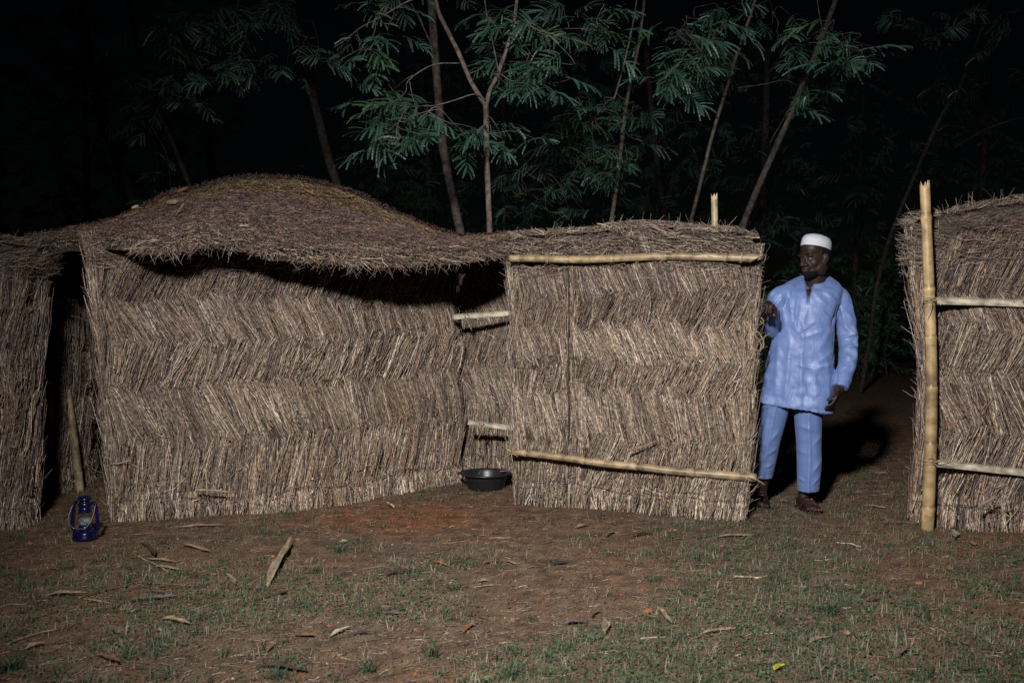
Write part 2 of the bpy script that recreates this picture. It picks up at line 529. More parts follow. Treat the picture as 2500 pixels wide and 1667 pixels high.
# ------------------------------------------------------------------ bamboo
def bamboo(path, r0, r1, nodes, parent, name='bamboo_pole', S=14, broken=0, bevel=None, tone=(.40, .31, .17), seed=0, bevel0=None):
    """culm with swollen nodes; path control points, nodes = fractions"""
    rng = np.random.default_rng(seed)
    n = 90
    P = catmull(path, n); t = np.linspace(0, 1, n)
    r = r0 + (r1 - r0) * t
    dark = np.ones(n)
    for q in nodes:
        r = r * (1 + .13 * np.exp(-((t - q) / .007) ** 2) - .05 * np.exp(-((t - q - .012) / .006) ** 2))
        dark *= 1 - .55 * np.exp(-((t - q - .008) / .006) ** 2)
    # sharpen: put rings right at the nodes
    tt = np.unique(np.concatenate([t] + [q + np.array([-.014, -.006, 0, .006, .010, .016]) for q in nodes]).clip(0, 1))
    P2 = np.stack([np.interp(tt, t, P[:, k]) for k in range(3)], -1)
    rr = r0 + (r1 - r0) * tt; dd = np.ones(len(tt)); pale = np.zeros(len(tt))
    for q in nodes:
        rr = rr * (1 + .12 * np.exp(-((tt - q) / .007) ** 2) - .05 * np.exp(-((tt - q - .013) / .006) ** 2))
        dd *= 1 - .5 * np.exp(-((tt - q - .009) / .005) ** 2)
        pale += .5 * np.exp(-((tt - q + .008) / .012) ** 2)
    V, F = tube(P2, rr, S, cap=False)
    V = V.reshape(len(tt), S, 3)
    tone = np.array(tone) * np.array([.70, .635, .57])
    seg = np.searchsorted(np.sort(nodes), tt)
    sv = rng.uniform(.82, 1.15, len(nodes) + 1)[seg]
    col = tone[None, None, :] * (dd * (1 + .5 * pale) * sv)[:, None, None] * (1 + rng.normal(0, .05, (1, S, 1)))
    col = np.repeat(col, 1, axis=1) * np.ones((len(tt), S, 1))
    ax = unit(P2[-1] - P2[-6])
    if broken:
        for s in range(S):
            V[-1, s] += ax * (rng.random() ** 2 * broken - broken * .2)
        col[-1] *= 1.25; 
    # cut ends: rim turned in, dark hollow
    rim = []
    for end, i in ((0, 0), (1, -1)):
        c = P2[i]; rim.append((V[i] - c) * .72 + c)
    inn = [(rim[0]), (rim[1])]
    deep = [(rim[0] + ax * 0.0), (rim[1] - ax * .05)]
    V = V.reshape(-1, 3); col = col.reshape(-1, 3)
    nb = len(V)
    V = np.concatenate([V, inn[0], inn[1], deep[1]])
    col = np.concatenate([col, np.tile(np.array([[.55, .45, .27]]), (S, 1)), np.tile(np.array([[.55, .46, .28]]), (S, 1)), np.tile(np.array([[.06, .045, .03]]), (S, 1))])
    last = (len(tt) - 1) * S
    for s in range(S):
        s2 = (s + 1) % S
        F.append((s2, s, nb + s, nb + s2))
        F.append((last + s, last + s2, nb + S + s2, nb + S + s))
        F.append((nb + S + s, nb + S + s2, nb + 2 * S + s2, nb + 2 * S + s))
    F.append(tuple(nb + s for s in range(S - 1, -1, -1)))
    F.append(tuple(nb + 2 * S + s for s in range(S)))
    if bevel is not None:   # slanting cut at an end: slide verts along the axis
        for i, end, amt in ((-1, 1, bevel),):
            for s in range(S):
                pass
    o = mesh_py(name, V, F, M_BAMBOO, parent, True, col)
    return o

def slant_end(o, P, ax, up, amt):
    """shear the last bit of a culm so that the cut is slanting"""
    for v in o.data.vertices:
        q = np.array(v.co) - P
        a = q @ ax
        if a > -.02:
            v.co = Vector(np.array(v.co) + ax * (amt * (q @ up)))

def split_rail(path, wdt, parent, nodes=(.5,), name='split_bamboo_rail', seed=0, face=(0, -1, .25), depth=.5):
    """half of a split culm, pale hollow side outwards"""
    rng = np.random.default_rng(seed)
    n = 40; P = catmull(path, n); tg = unit(np.gradient(P, axis=0))
    f = np.array(face, float); f = f / np.linalg.norm(f)
    side = unit(np.cross(tg, f)); fr = np.cross(side, tg)
    S = 9; V = []; col = []
    t = np.linspace(0, 1, n)
    for lay in (0, 1):
        for i in range(n):
            nd = sum(math.exp(-((t[i] - q) / .02) ** 2) for q in nodes)
            for s in range(S):
                a = math.pi * s / (S - 1)
                rad = wdt * .5 * (1.0 if lay else .8)
                c = math.cos(a); si = math.sin(a)
                dep = si * depth * (1 - (.75 * nd if lay == 0 else -.1 * nd))
                V.append(P[i] + side[i] * rad * c - fr[i] * rad * dep)
                b = np.array([.37, .325, .235]) if lay == 0 else np.array([.24, .185, .11])
                col.append(b * (1 - .35 * nd) * (1 + .1 * math.sin(i * .7 + s)))
    F = []
    for lay in (0, 1):
        o = lay * n * S
        for i in range(n - 1):
            for s in range(S - 1):
                q = (o + i * S + s, o + i * S + s + 1, o + (i + 1) * S + s + 1, o + (i + 1) * S + s)
                F.append(q if lay == 0 else q[::-1])
    o = n * S
    for i in range(n - 1):
        for s in (0, S - 1):
            F.append((i * S + s, (i + 1) * S + s, o + (i + 1) * S + s, o + i * S + s))
    for i in (0, n - 1):
        for s in range(S - 1):
            F.append((i * S + s, i * S + s + 1, o + i * S + s + 1, o + i * S + s))
    return mesh_py(name, V, F, M_BAMBOO, parent, True, col)

def lash(c, ax, r, parent, rng, turns=4, tails=3, name='vine_lashing', rad=.0035, wide=.03, tl=.12):
    """a few turns of vine round a pole at c (pole axis ax), with loose tails"""
    ax = np.array(ax, float); ax /= np.linalg.norm(ax)
    a = unit(np.cross(ax, np.array([.2, .9, .31]))); b = np.cross(ax, a)
    m = MB()
    th = np.linspace(0, 2 * math.pi * turns, 26 * turns)
    off = wide * np.sin(th * .37 + rng.random() * 6) * .5
    P = c + ax * off[:, None] + a[None] * (np.cos(th) * (r + rad * .8))[:, None] + b[None] * (np.sin(th) * (r + rad * .8))[:, None]
    m.tube(P, rad, 5)
    for k in range(tails):
        d = np.array([rng.normal(0, .5), -.5, rng.normal(-.5, .6)]); d /= np.linalg.norm(d)
        p0 = c + np.array([0, -r - rad, 0])
        ln = tl * rng.uniform(.5, 1.2)
        Q = [p0, p0 + d * ln * .5 + np.array([0, -.008, .01]), p0 + d * ln + rng.normal(0, .02, 3)]
        m.tube(catmull(Q, 9), np.linspace(rad, rad * .6, 9), 5)
    return m.build(name, M_CORD, parent)
# ------------------------------------------------------------------ thatch walls of the compound
def V_of(y, d):      # height of photo row y at depth d
    return U(1250, y, d)[2]

# ---- main front wall of the hut
rng = np.random.default_rng(11)
mw_pts = [G(271, 1276), G(462, 1264), G(686, 1253), G(839, 1232), G(951, 1208), G(1040, 1194), G(1123, 1179)]
mainW = Wall(mw_pts, flare=lambda q, v: -.11 * (np.clip(v, 0, 2) / 1.75) ** 1.6 * (1 - np.clip(q, 0, 1)) ** 4, wav=.016)
hut = empty('straw_hut', mw_pts[3] * [1, 1, 0], 'straw hut with herringbone walls and a humped thatch roof', 'hut')
mtop = lambda u: 1.74 + .02 * math.sin(u * 5)
hut_wall = core(mainW, lambda u: mtop(u) - .02, hut, name='front_wall')
Lm = mainW.L
band(mainW, 0, Lm, 1.33, 1.70, 24, hut_wall, rng, 560, .0026, -.35, edgeR=False)
band(mainW, 0, Lm, 1.07, 1.33, -26, hut_wall, rng, 540, .0030, -.05, edgeR=False)
band(mainW, 0, Lm, .79, 1.07, 22, hut_wall, rng, 540, .0032, .1, edgeR=False)
band(mainW, 0, Lm, .45, .79, -24, hut_wall, rng, 520, .0034, .25, edgeR=False)
band(mainW, 0, Lm, .10, .45, 9, hut_wall, rng, 520, .0037, .5, edgeR=False)
band(mainW, 0, Lm, .0, .14, 2, hut_wall, rng, 420, .0042, .75, base=True, proud=-.01, messy=.4)
edge_stalks(mainW, 0.0, .0, 1.72, hut_wall, rng, 420, side=-1)
edge_stalks(mainW, Lm - .30, .25, 1.35, hut_wall, rng, 330, side=1, name='corner_straw')
edge_stalks(mainW, Lm - .36, .2, 1.1, hut_wall, rng, 160, side=1, name='corner_straw')
fluff_top(mainW, 0, Lm * .55, mtop, .22, hut_wall, rng, 1500, wout=.035)
wire(mainW, .0, Lm, lambda u: .13 + .03 * (u / Lm), hut_wall, rng)

# ---- wall in the recess beside the basin
rec_pts = [G(1132, 1171), G(1180, 1174), G(1300, 1190), G(1420, 1205)]
recW = Wall(rec_pts, wav=.012)
rec = core(recW, lambda u: 1.72, hut, name='recess_wall')
rec['label'] = 'narrow shaded straw wall behind the black basin'
Lr = recW.L
for (a, b, ln, pl, rr) in ((1.40, 1.74, 20, -.4, .0026), (1.16, 1.40, -24, -.1, .003), (.84, 1.16, 18, -.1, .0032), (.5, .84, -20, .1, .0034), (.12, .5, 4, .1, .0036)):
    band(recW, 0, Lr, a, b, ln, rec, rng, 480, rr, pl, edgeL=False, edgeR=False)
band(recW, 0, Lr, 0, .16, 0, rec, rng, 380, .004, .3, base=True, proud=-.01, edgeL=False, edgeR=False, messy=.4)
wire(recW, .0, Lr, .19, rec, rng)
edge_stalks(recW, 0.01, .0, 1.5, rec, rng, 160, side=1)
split_rail([U(1104, 774, 7.16), U(1180, 769, 7.12), U(1262, 763, 7.06), U(1300, 760, 7.02)], .038, rec, (.14, .80), seed=1, face=(0, -1, .1))
split_rail([U(1142, 1030, 7.10), U(1190, 1037, 7.06), U(1264, 1046, 7.0), U(1300, 1050, 6.98)], .038, rec, (.6,), seed=2, face=(0, -1, .2))
lash(U(1140, 775, 7.13), (1, 0, 0), .02, rec, rng, 2, 3, tl=.08)
lash(U(1175, 1040, 7.04), (1, 0, 0), .02, rec, rng, 2, 3, tl=.09)

# ---- free-standing centre panel
rng = np.random.default_rng(12)
cp_pts = [G(1258, 1228), G(1343, 1236), G(1512, 1246), G(1646, 1259), G(1765, 1267), G(1817, 1268)]
cpW = Wall(cp_pts, flare=lambda q, v: .07 * (np.clip(v, 0, 2) / 1.8) ** 1.0 * np.clip(q, 0, 1) ** 4 - .04 * (np.clip(v, 0, 2) / 1.8) ** 3 * (1 - np.clip(q, 0, 1)) ** 4, wav=.014)
cp = empty('straw_screen', cp_pts[2] * [1, 1, 0], 'upright straw panel with two round bamboo bars lashed across it', 'straw screen')
Lc = cpW.L
def ctop(u):
    q = np.clip(u / Lc, 0, 1)
    return float(np.interp(q, [0, .07, .2, .35, .55, .72, .8, .95, 1.0], [1.785, 1.80, 1.81, 1.815, 1.845, 1.83, 1.81, 1.79, 1.76]))
core(cpW, lambda u: ctop(u) - .03, cp)
seam = Lc * .262
for (a, b, ln, pl, rr, dn) in ((1.36, 1.66, -20, -.2, .0025, 560), (1.157, 1.36, 24, -.25, .0026, 560), (.94, 1.157, -22, .6, .003, 540), (.736, .94, 22, .35, .003, 540), (.42, .736, -13, .75, .0032, 540), (.12, .42, 17, .6, .0034, 520)):
    band(cpW, seam, Lc, a, b, ln, cp, rng, dn, rr, pl, wbase=.006, edge=.10)
    k = -.02 if a > .5 else 0
    band(cpW, 0, seam, a + k, b + k, ln * .75, cp, rng, dn, rr, pl, wbase=-.006, edge=.12)
band(cpW, seam, Lc, 0, .16, 5, cp, rng, 420, .004, .75, base=True, proud=-.01, messy=.4)
band(cpW, 0, seam, 0, .16, 2, cp, rng, 420, .004, .5, base=True, proud=-.01, messy=.4)
edge_stalks(cpW, seam - .005, .3, 1.6, cp, rng, 90, side=1, pale=.6, name='seam_straw')
edge_stalks(cpW, 0, 0, 1.66, cp, rng, 300, side=-1)
edge_stalks(cpW, Lc, 0, 1.66, cp, rng, 520, side=1, pale=.5)
fluff_top(cpW, 0, Lc, ctop, .30, cp, rng, 2100, wout=.045)
MB().tube(cpW(np.full(30, seam - .012), np.linspace(.42, 1.58, 30), .03), .0045, 6).build('seam_shade_cord', M_CORE, cp)  # dark cord standing in for the shade in the gap between the two mats
wire(cpW, .02, seam, .165, cp, rng); wire(cpW, seam, Lc - .01, lambda u: .175 - .06 * np.sin((u - seam) / (Lc - seam) * 2.4), cp, rng)
# bars
D1, D2 = 6.56, 6.06
up = [U(1245, 631, 6.52), U(1300, 631, 6.48), U(1400, 634, 6.40), U(1480, 632, 6.33), U(1560, 628, 6.25), U(1660, 626, 6.16), U(1760, 628, 6.08), U(1850, 631, 6.01)]
b1 = bamboo(up, .0235, .0245, (.068, .26, .455, .665, .875), cp, 'bamboo_bar', tone=(.40, .32, .19), seed=3)
ax = unit(up[-1] - up[-2]); slant_end(b1, up[-1], ax, np.array([0, 0, 1.]), 1.6)
lo = [U(1246, 1103, 6.50), U(1290, 1107, 6.46), U(1390, 1119, 6.38), U(1470, 1131, 6.32), U(1560, 1139, 6.25), U(1640, 1149, 6.19), U(1740, 1157, 6.12), U(1847, 1166, 6.06)]
b2 = bamboo(lo, .0205, .0262, (.13, .345, .56, .79), cp, 'bamboo_bar', tone=(.40, .315, .185), seed=4)
ax0 = unit(lo[0] - lo[1]); slant_end(b2, lo[0], ax0, np.array([0, 0, 1.]), 1.8)
lash(U(1336, 632, 6.45), (1, 0, 0), .0265, cp, rng, 2, 0, wide=.015)
lash(U(1808, 629, 6.045), (1, 0, 0), .0275, cp, rng, 2, 0, wide=.01)
lash(U(1248, 1105, 6.49), (1, -.1, -.1), .024, cp, rng, 2, 4, tl=.13)
lash(U(1824, 1163, 6.08), (1, -.1, -.1), .0295, cp, rng, 2, 4, tl=.12)
# loops of vine binding the panel's upright edge
def edge_binding(pts, r=.0032):
    return np.array(pts)
m = MB()
for k in range(3):
    dz = k * 4
    m.tube(catmull([U(1822, 772 + dz, 6.13), U(1840, 766 + dz, 6.11), U(1852, 764 + dz, 6.12), U(1859, 772 + dz, 6.19)], 14), .0046, 5)
m.tube(catmull([U(1830, 776, 6.12), U(1826, 800, 6.10), U(1838, 815, 6.10), U(1850, 810, 6.11), U(1863, 830, 6.13), U(1863, 848, 6.13), U(1852, 856, 6.12)], 26), .0044, 5)
m.tube(catmull([U(1834, 776, 6.11), U(1834, 806, 6.09), U(1846, 822, 6.10), U(1858, 840, 6.12), U(1856, 858, 6.12)], 22), .004, 5)
m.tube(catmull([U(1858, 775, 6.12), U(1864, 783, 6.12), U(1861, 790, 6.12), U(1855, 781, 6.12)], 12), .003, 5)
for k in range(3):
    m.tube(catmull([U(1820, 856 + 4 * k, 6.13), U(1838, 855 + 4 * k, 6.11), U(1851, 858 + 4 * k, 6.12), U(1855, 862 + 4 * k, 6.19)], 12), .0044, 5)
m.tube(catmull([U(1822, 900, 6.12), U(1836, 930, 6.11), U(1846, 1015, 6.12)], 10), .002, 5)
m.build('vine_binding', M_CORD, cp)

# bamboo post standing behind the panel, its broken top above it
pb = G(1752, 1236); 
post = bamboo([np.array([pb[0], pb[1], 0.0]), U(1750, 900, pb[1]), U(1744, 480, pb[1])], .024, .0215, (.12, .3, .47, .63, .78, .90), None, 'bamboo_post', broken=.035, tone=(.50, .42, .26), seed=5)
tag(post, 'pale broken-topped bamboo post sticking up behind the straw panel', 'bamboo post')

# ---- right-hand panel, tied to a tall post
rng = np.random.default_rng(13)
rp_pts = [G(2222, 1274), G(2309, 1286), G(2386, 1295), G(2488, 1300), G(2720, 1312)]
rpW = Wall(rp_pts, flare=lambda q, v: (-.03 * sstep(1.45, 1.9, v) + .07 * np.sin(np.clip(v / 1.5, 0, 1) * math.pi)) * (1 - np.clip(q, 0, 1)) ** 5, wav=.016)
rp = empty('straw_screen', rp_pts[2] * [1, 1, 0], 'darker straw panel tied to a tall bamboo post with split bamboo rails', 'straw screen')
Lp = rpW.L
rtop = lambda u: float(np.interp(u / Lp, [0, .06, .25, .5, 1], [1.83, 1.87, 1.905, 1.94, 1.955]))
core(rpW, lambda u: rtop(u) - .03, rp)
for (a, b, ln, pl, rr, dn) in ((1.37, 1.70, 24, -.45, .0030, 520), (1.15, 1.37, -24, -.25, .0032, 500), (.87, 1.15, 24, -.05, .0034, 500), (.53, .87, -22, .0, .0038, 470), (.16, .53, 20, .1, .0042, 430)):
    band(rpW, 0, Lp, a, b, ln, rp, rng, dn, rr, pl, edgeR=False)
band(rpW, 0, Lp, 0, .18, 0, rp, rng, 330, .0048, .45, base=True, proud=-.01, edgeR=False, messy=.4)
edge_stalks(rpW, 0, 0, 1.8, rp, rng, 420, side=-1, pale=0)
fluff_top(rpW, -.03, Lp, rtop, .38, rp, rng, 1900, wout=.06, roll=.07, r=.002, pale=-.5)
wire(rpW, 0, Lp, .135, rp, rng)
bp = [np.array([*G(2268, 1298)[:2], 0.0]), U(2272, 1090, 5.80), U(2274, 900, 5.80), U(2269, 720, 5.80), U(2258, 452, 5.80)]
bp[0] = np.array([G(2267, 1297)[0], 5.80, 0.0])
bamboo(bp, .036, .0285, (.065, .255, .436, .61, .765, .928), rp, 'bamboo_post', S=18, broken=.045, tone=(.44, .335, .175), seed=6)
split_rail([U(2250, 735, 5.83), U(2320, 735, 5.80), U(2430, 738, 5.76), U(2510, 741, 5.73), U(2660, 746, 5.68)], .045, rp, (.44,), seed=7, face=(0, -1, .3))
split_rail([U(2278, 1130, 5.80), U(2340, 1136, 5.77), U(2440, 1147, 5.73), U(2520, 1155, 5.70), U(2660, 1165, 5.66)], .045, rp, (.45,), seed=8, face=(0, -1, .5))
lash(U(2270, 734, 5.80), (0, 0, 1), .034, rp, rng, 3, 4, rad=.003, wide=.03, tl=.1)
lash(U(2271, 1127, 5.80), (0, 0, 1), .037, rp, rng, 3, 4, rad=.003, wide=.02, tl=.1)

# ---- left-hand panel at the doorway
rng = np.random.default_rng(14)
lp_pts = [G(-170, 1302), G(0, 1297), G(51, 1292), G(96, 1272)]
lpW = Wall(lp_pts, flare=lambda q, v: .15 * (np.clip(v - .55, 0, 2) / 1.15) ** 1.5 * np.clip(q, 0, 1) ** 3, wav=.014)
lp = empty('straw_screen', lp_pts[2] * [1, 1, 0], 'grey straw panel left of the dark doorway beyond the blue lantern', 'straw screen')
Ll = lpW.L
ltop = lambda u: 1.715 + .015 * math.sin(u * 9)
core(lpW, lambda u: ltop(u) - .03, lp)
for (a, b, ln, pl, rr, dn) in ((1.32, 1.56, 3, -.5, .0026, 520), (1.02, 1.32, 12, -.45, .0028, 500), (.72, 1.02, -5, .1, .0032, 500), (.42, .72, 12, -.1, .0034, 480), (.14, .42, 10, .2, .0038, 460)):
    band(lpW, 0, Ll, a, b, ln, lp, rng, dn, rr, pl, edgeL=False)
band(lpW, 0, Ll, 0, .16, 2, lp, rng, 420, .0042, .55, base=True, proud=-.01, edgeL=False, messy=.4)
edge_stalks(lpW, Ll, 0, 1.6, lp, rng, 420, side=1, pale=0)
fluff_top(lpW, 0, Ll + .02, ltop, .25, lp, rng, 1900, wout=.05, pale=-.4)
wire(lpW, 0, Ll, .14, lp, rng)

# ---- side and back walls inside the hut, seen through the doorway
rng = np.random.default_rng(15)
s0, s1 = G(150, 1205), G(214, 1178); s2 = np.array([-3.40, 9.2, 0])
sdW = Wall([s0, s1, G(255, 1143), s2], wav=.012)
sd = core(sdW, lambda u: 1.7, hut, name='side_wall')
sd['label'] = 'shaded straw side wall inside the dark doorway'
for (a, b, ln, pl, rr) in ((1.3, 1.7, 0, -.4, .003), (.95, 1.3, 6, -.3, .0032), (.6, .95, -5, -.1, .0034), (.15, .6, 6, .1, .0037)):
    band(sdW, 0, sdW.L, a, b, ln, sd, rng, 380, rr, pl, edgeR=False)
band(sdW, 0, sdW.L, 0, .18, 0, sd, rng, 340, .0042, .4, base=True, proud=-.01, edgeR=False, messy=.4)
edge_stalks(sdW, 0, 0, 1.65, sd, rng, 160, side=-1)
dp0 = G(199, 1199)
bamboo([np.array([dp0[0], dp0[1] - .02, 0]), U(178, 1050, dp0[1] - .02), U(161, 930, dp0[1] - .02), U(140, 700, dp0[1] - .02)], .027, .024, (.1, .40, .62, .8), sd, 'bamboo_post', tone=(.36, .29, .18), seed=9)
split_rail([U(165, 1057, 7.00), U(195, 1046, 7.2), U(240, 1022, 7.7), U(275, 1008, 8.1)], .05, sd, (.5,), seed=10, face=(.85, -.5, .1))
lash(U(176, 1052, dp0[1] - .02), (0, 0, 1), .028, sd, rng, 2, 3)
bkW = Wall([s2, np.array([-1.8, 9.35, 0]), np.array([.2, 9.2, 0])], wav=.012)
bk = core(bkW, lambda u: 1.7, hut, name='back_wall')
for (a, b, ln) in ((1.1, 1.65, 10), (.55, 1.1, -10), (0.02, .55, 6)):
    band(bkW, 0, bkW.L, a, b, ln, bk, rng, 150, .005, -.2, messy=.2)

# ------------------------------------------------------------------ thatch roof: a straw mat thrown over the frame, sagging and humped
rng = np.random.default_rng(16)
roof = None
#          x    eave y  eave d   ridge y ridge d
RO = np.array([
    [60,   600, 6.24, 578, 6.75],
    [150,  592, 6.20, 570, 6.75],
    [225,  580, 6.04, 554, 6.8],
    [300,  580, 5.90, 530, 7.0],
    [360,  590, 5.78, 496, 7.2],
    [430,  590, 5.76, 470, 7.4],
    [480,  574, 5.80, 458, 7.55],
    [540,  577, 5.84, 443, 7.65],
    [600,  588, 5.86, 433, 7.7],
    [650,  602, 5.88, 430, 7.75],
    [720,  612, 5.94, 433, 7.75],
    [800,  618, 6.02, 447, 7.7],
    [870,  623, 6.10, 470, 7.6],
    [940,  624, 6.18, 508, 7.5],
    [1020, 622, 6.30, 546, 7.35],
    [1100, 616, 6.42, 576, 7.2],
    [1170, 608, 6.50, 584, 7.05],
    [1245, 592, 6.56, 572, 6.9]])
class Roof:
    def __init__(s):
        s.x = RO[:, 0]
        s.E = np.array([U(r[0], r[1], r[2]) for r in RO]); s.Rg = np.array([U(r[0], r[3] + 14, r[4]) for r in RO])
    def __call__(s, q, t, w=0.0):
        """q = photo column of the eave, t 0 eave .. 1 ridge .. 1.9 far eave, w lift"""
        q = np.asarray(q, float); t = np.asarray(t, float)
        e = np.stack([np.interp(q, s.x, s.E[:, k]) for k in range(3)], -1)
        g = np.stack([np.interp(q, s.x, s.Rg[:, k]) for k in range(3)], -1)
        tf = np.clip(t, 0, 1)
        prof = 1.18 * tf - .18 * tf ** 2 + .05 * np.sin(tf * 3.14) ** 2 * 0
        z = e[..., 2] + (g[..., 2] - e[..., 2]) * np.clip(prof, 0, 1.0)
        y = e[..., 1] + (g[..., 1] - e[..., 1]) * t
        x = e[..., 0] + (g[..., 0] - e[..., 0]) * tf
        bk = np.clip(t - 1, 0, 2)
        hz = g[..., 2] - e[..., 2]
        z = z - hz * .75 * bk ** 1.4 - .10 * bk
        z = z + .03 * np.sin(np.clip(t / .12, 0, 1) * math.pi / 2) + (n2(q * .02, t * 4, 1.3, 6) - .5) * .03
        return np.stack([x, y, z + w], -1)
RF = Roof()
def roof_core():
    qs = np.linspace(62, 1243, 110); ts = np.linspace(0.0, 1.9, 40)
    Q, T = np.meshgrid(qs, ts)
    A = RF(Q, T, -.012); B = RF(Q, T, -.07)
    ny, nx = Q.shape; i = np.arange(ny * nx).reshape(ny, nx); o = ny * nx
    qd = lambda a: np.stack([a[:-1, :-1], a[:-1, 1:], a[1:, 1:], a[1:, :-1]], -1).reshape(-1, 4)
    F = [qd(i), qd(i + o)[:, ::-1]]
    for a in (i[0], i[-1], i[:, 0], i[:, -1]):
        F.append(np.stack([a[:-1], a[1:], a[1:] + o, a[:-1] + o], -1))
    return mesh_arr('thatch_roof', np.concatenate([A.reshape(-1, 3), B.reshape(-1, 3)]), np.concatenate(F), M_CORE, hut)
roof = roof_core()
roof['label'] = 'humped straw thatch roof sagging over the wall'
def roof_course(t0, t1, n, lean, pale, r, lift=.02, ln=(.06, .16), name='straw_course', x0=62, x1=1243, wild=14, tint=(.82, .75, .74)):
    q = x0 + rng.random(n) * (x1 - x0); t = t0 + rng.random(n) * (t1 - t0)
    a = np.radians(lean * np.where(n2(q * .01, t, 1, 3) > -1, 1, -1) + rng.normal(0, wild, n)); l = rng.uniform(*ln, n)
    # stems run down the slope
    lenslope = np.linalg.norm(RF(q, np.full(n, t0)) - RF(q, np.full(n, t1)), axis=1) / (t1 - t0) + .05
    P0 = RF(q, t, .0 + rng.random(n) * .014)
    P1 = RF(q + np.sin(a) * l * FPX / 6.8, t - np.cos(a) * l / lenslope, lift * rng.uniform(.3, 1.1, n))
    rr = r * rng.uniform(.6, 1.4, n)
    V, F, Cc = stalk_arr(P0, P1, rr, rr * .6, rng.normal(0, .008, (n, 3)), straw_col(n, rng, pale) * np.array(tint), rng=rng)
    o = mesh_arr(name, V, F, M_STRAW, roof, Cc); o['kind'] = 'stuff'
roof_course(1.0, 1.5, 2600, 5, -.7, .0028, .035)
roof_course(.88, 1.03, 4200, 10, -.8, .0028, .045, ln=(.05, .10), tint=(.84, .72, .76))
roof_course(.72, .88, 4400, -42, -.3, .0026, .032, ln=(.05, .11), tint=(.80, .73, .58))
roof_course(.58, .73, 4400, 38, -.3, .0026, .032, ln=(.05, .11), tint=(.80, .73, .58))
roof_course(.40, .58, 5200, -55, -.8, .0022, .03, wild=30, ln=(.04, .11), tint=(.84, .74, .78))
roof_course(.20, .42, 6400, 60, -.85, .0020, .028, wild=42, ln=(.04, .11))
roof_course(.02, .22, 7600, -20, -.5, .0019, .026, wild=48, ln=(.04, .11))
# shaggy fringe hanging along the eave
n = 7600
q = 62 + rng.random(n) * 1181; t = rng.random(n) * .10 - .01
P0 = RF(q, t, -.055 * rng.random(n) + .01)
dq = np.abs(rng.normal(0, 1, n))
big = (.6 + .8 * n2(q * .03, q * 0, 1.0, 12)) * (.35 + .65 * sstep(180, 340, q))
P1 = P0 + np.stack([rng.normal(0.01, .05, n), -.015 - np.abs(rng.normal(0, .028, n)), -np.abs(rng.normal(.012, .026, n))], -1) * big[:, None]
rr = .002 * rng.uniform(.5, 1.5, n)
V, F, Cc = stalk_arr(P0, P1, rr, rr * .5, rng.normal(0, .01, (n, 3)), straw_col(n, rng, -.15), rng=rng)
o = mesh_arr('eave_fringe', V, F, M_STRAW, roof, Cc); o['kind'] = 'stuff'
# long threads and a torn tuft that hang below the eave
n = 420
q = rng.choice([380, 430, 470, 760, 860, 920, 1030, 1110], n) + rng.normal(0, 26, n)
P0 = RF(q, np.full(n, .0), -.04); P1 = P0 + np.stack([rng.normal(0, .05, n), rng.normal(-.02, .02, n), -rng.random(n) ** 2.2 * .10], -1)
V, F, Cc = stalk_arr(P0, P1, np.full(n, .0014), np.full(n, .0006), rng.normal(0, .016, (n, 3)), straw_col(n, rng, .2), rng=rng)
o = mesh_arr('loose_straw', V, F, M_STRAW, roof, Cc); o['kind'] = 'stuff'
MB().tube(catmull([U(385, 592, 6.0), U(395, 608, 5.99), U(420, 616, 5.99), U(435, 606, 6.0), U(452, 609, 6.0)], 20), .0016, 5).build('hanging_thread', M_CORD, roof)
# strewn dry leaves caught on the roof, and a chip of wood
def roof_chip(x, t, ln, wd, ang, col, seed):
    rg = np.random.default_rng(seed)
    c = RF(np.array([float(x)]), np.array([t]), .03)[0]
    n = 7; V = []; cl = []
    for i in range(n):
        s = i / (n - 1) - .5
        for k in (-1, 0, 1):
            wv = wd * math.sqrt(max(.04, 1 - 4 * s * s)) * k * .5
            V.append(c + np.array([s * ln * math.cos(ang) - wv * math.sin(ang), s * ln * math.sin(ang) * .5 + wv * .4, .012 * (k != 0) + s * ln * math.sin(ang) + wv * math.cos(ang) + .01]))
            cl.append(np.array(col) * rg.uniform(.8, 1.2))
    F = [(i * 3 + k, i * 3 + k + 1, i * 3 + k + 4, i * 3 + k + 3) for i in range(n - 1) for k in (0, 1)]
    return mesh_py('dry_leaf', V, F, M_LITTER, None, True, cl)
RL = 'dry leaves fallen on the thatch roof'
for (x, t, ln, wd, a, c, s, lab) in (
        (330, .75, .045, .02, .3, (.36, .31, .22), 1, 'pale wood chip on the low left edge of the thatch roof'),
        (420, .55, .08, .03, .1, (.2, .16, .10), 2, 'broad tan dry leaf lying on the roof left of the hump'),
        (445, .83, .08, .02, .5, (.17, .08, .045), 3, 'rusty dry leaf high on the left shoulder of the roof'),
        (755, .62, .08, .014, -.4, (.22, .085, .045), 4, 'rusty red twig of leaf on the middle of the roof hump'),
        (855, .72, .05, .02, .2, (.17, .08, .04), 5, 'small orange leaf near the right end of the roof hump'),
        (440, .3, .09, .012, 1.1, (.2, .12, .08), 6, 'dark brown sliver standing in the thatch above the torn eave')):
    tag(roof_chip(x, t, ln, wd, a, c, s), lab, 'dry leaf', RL)
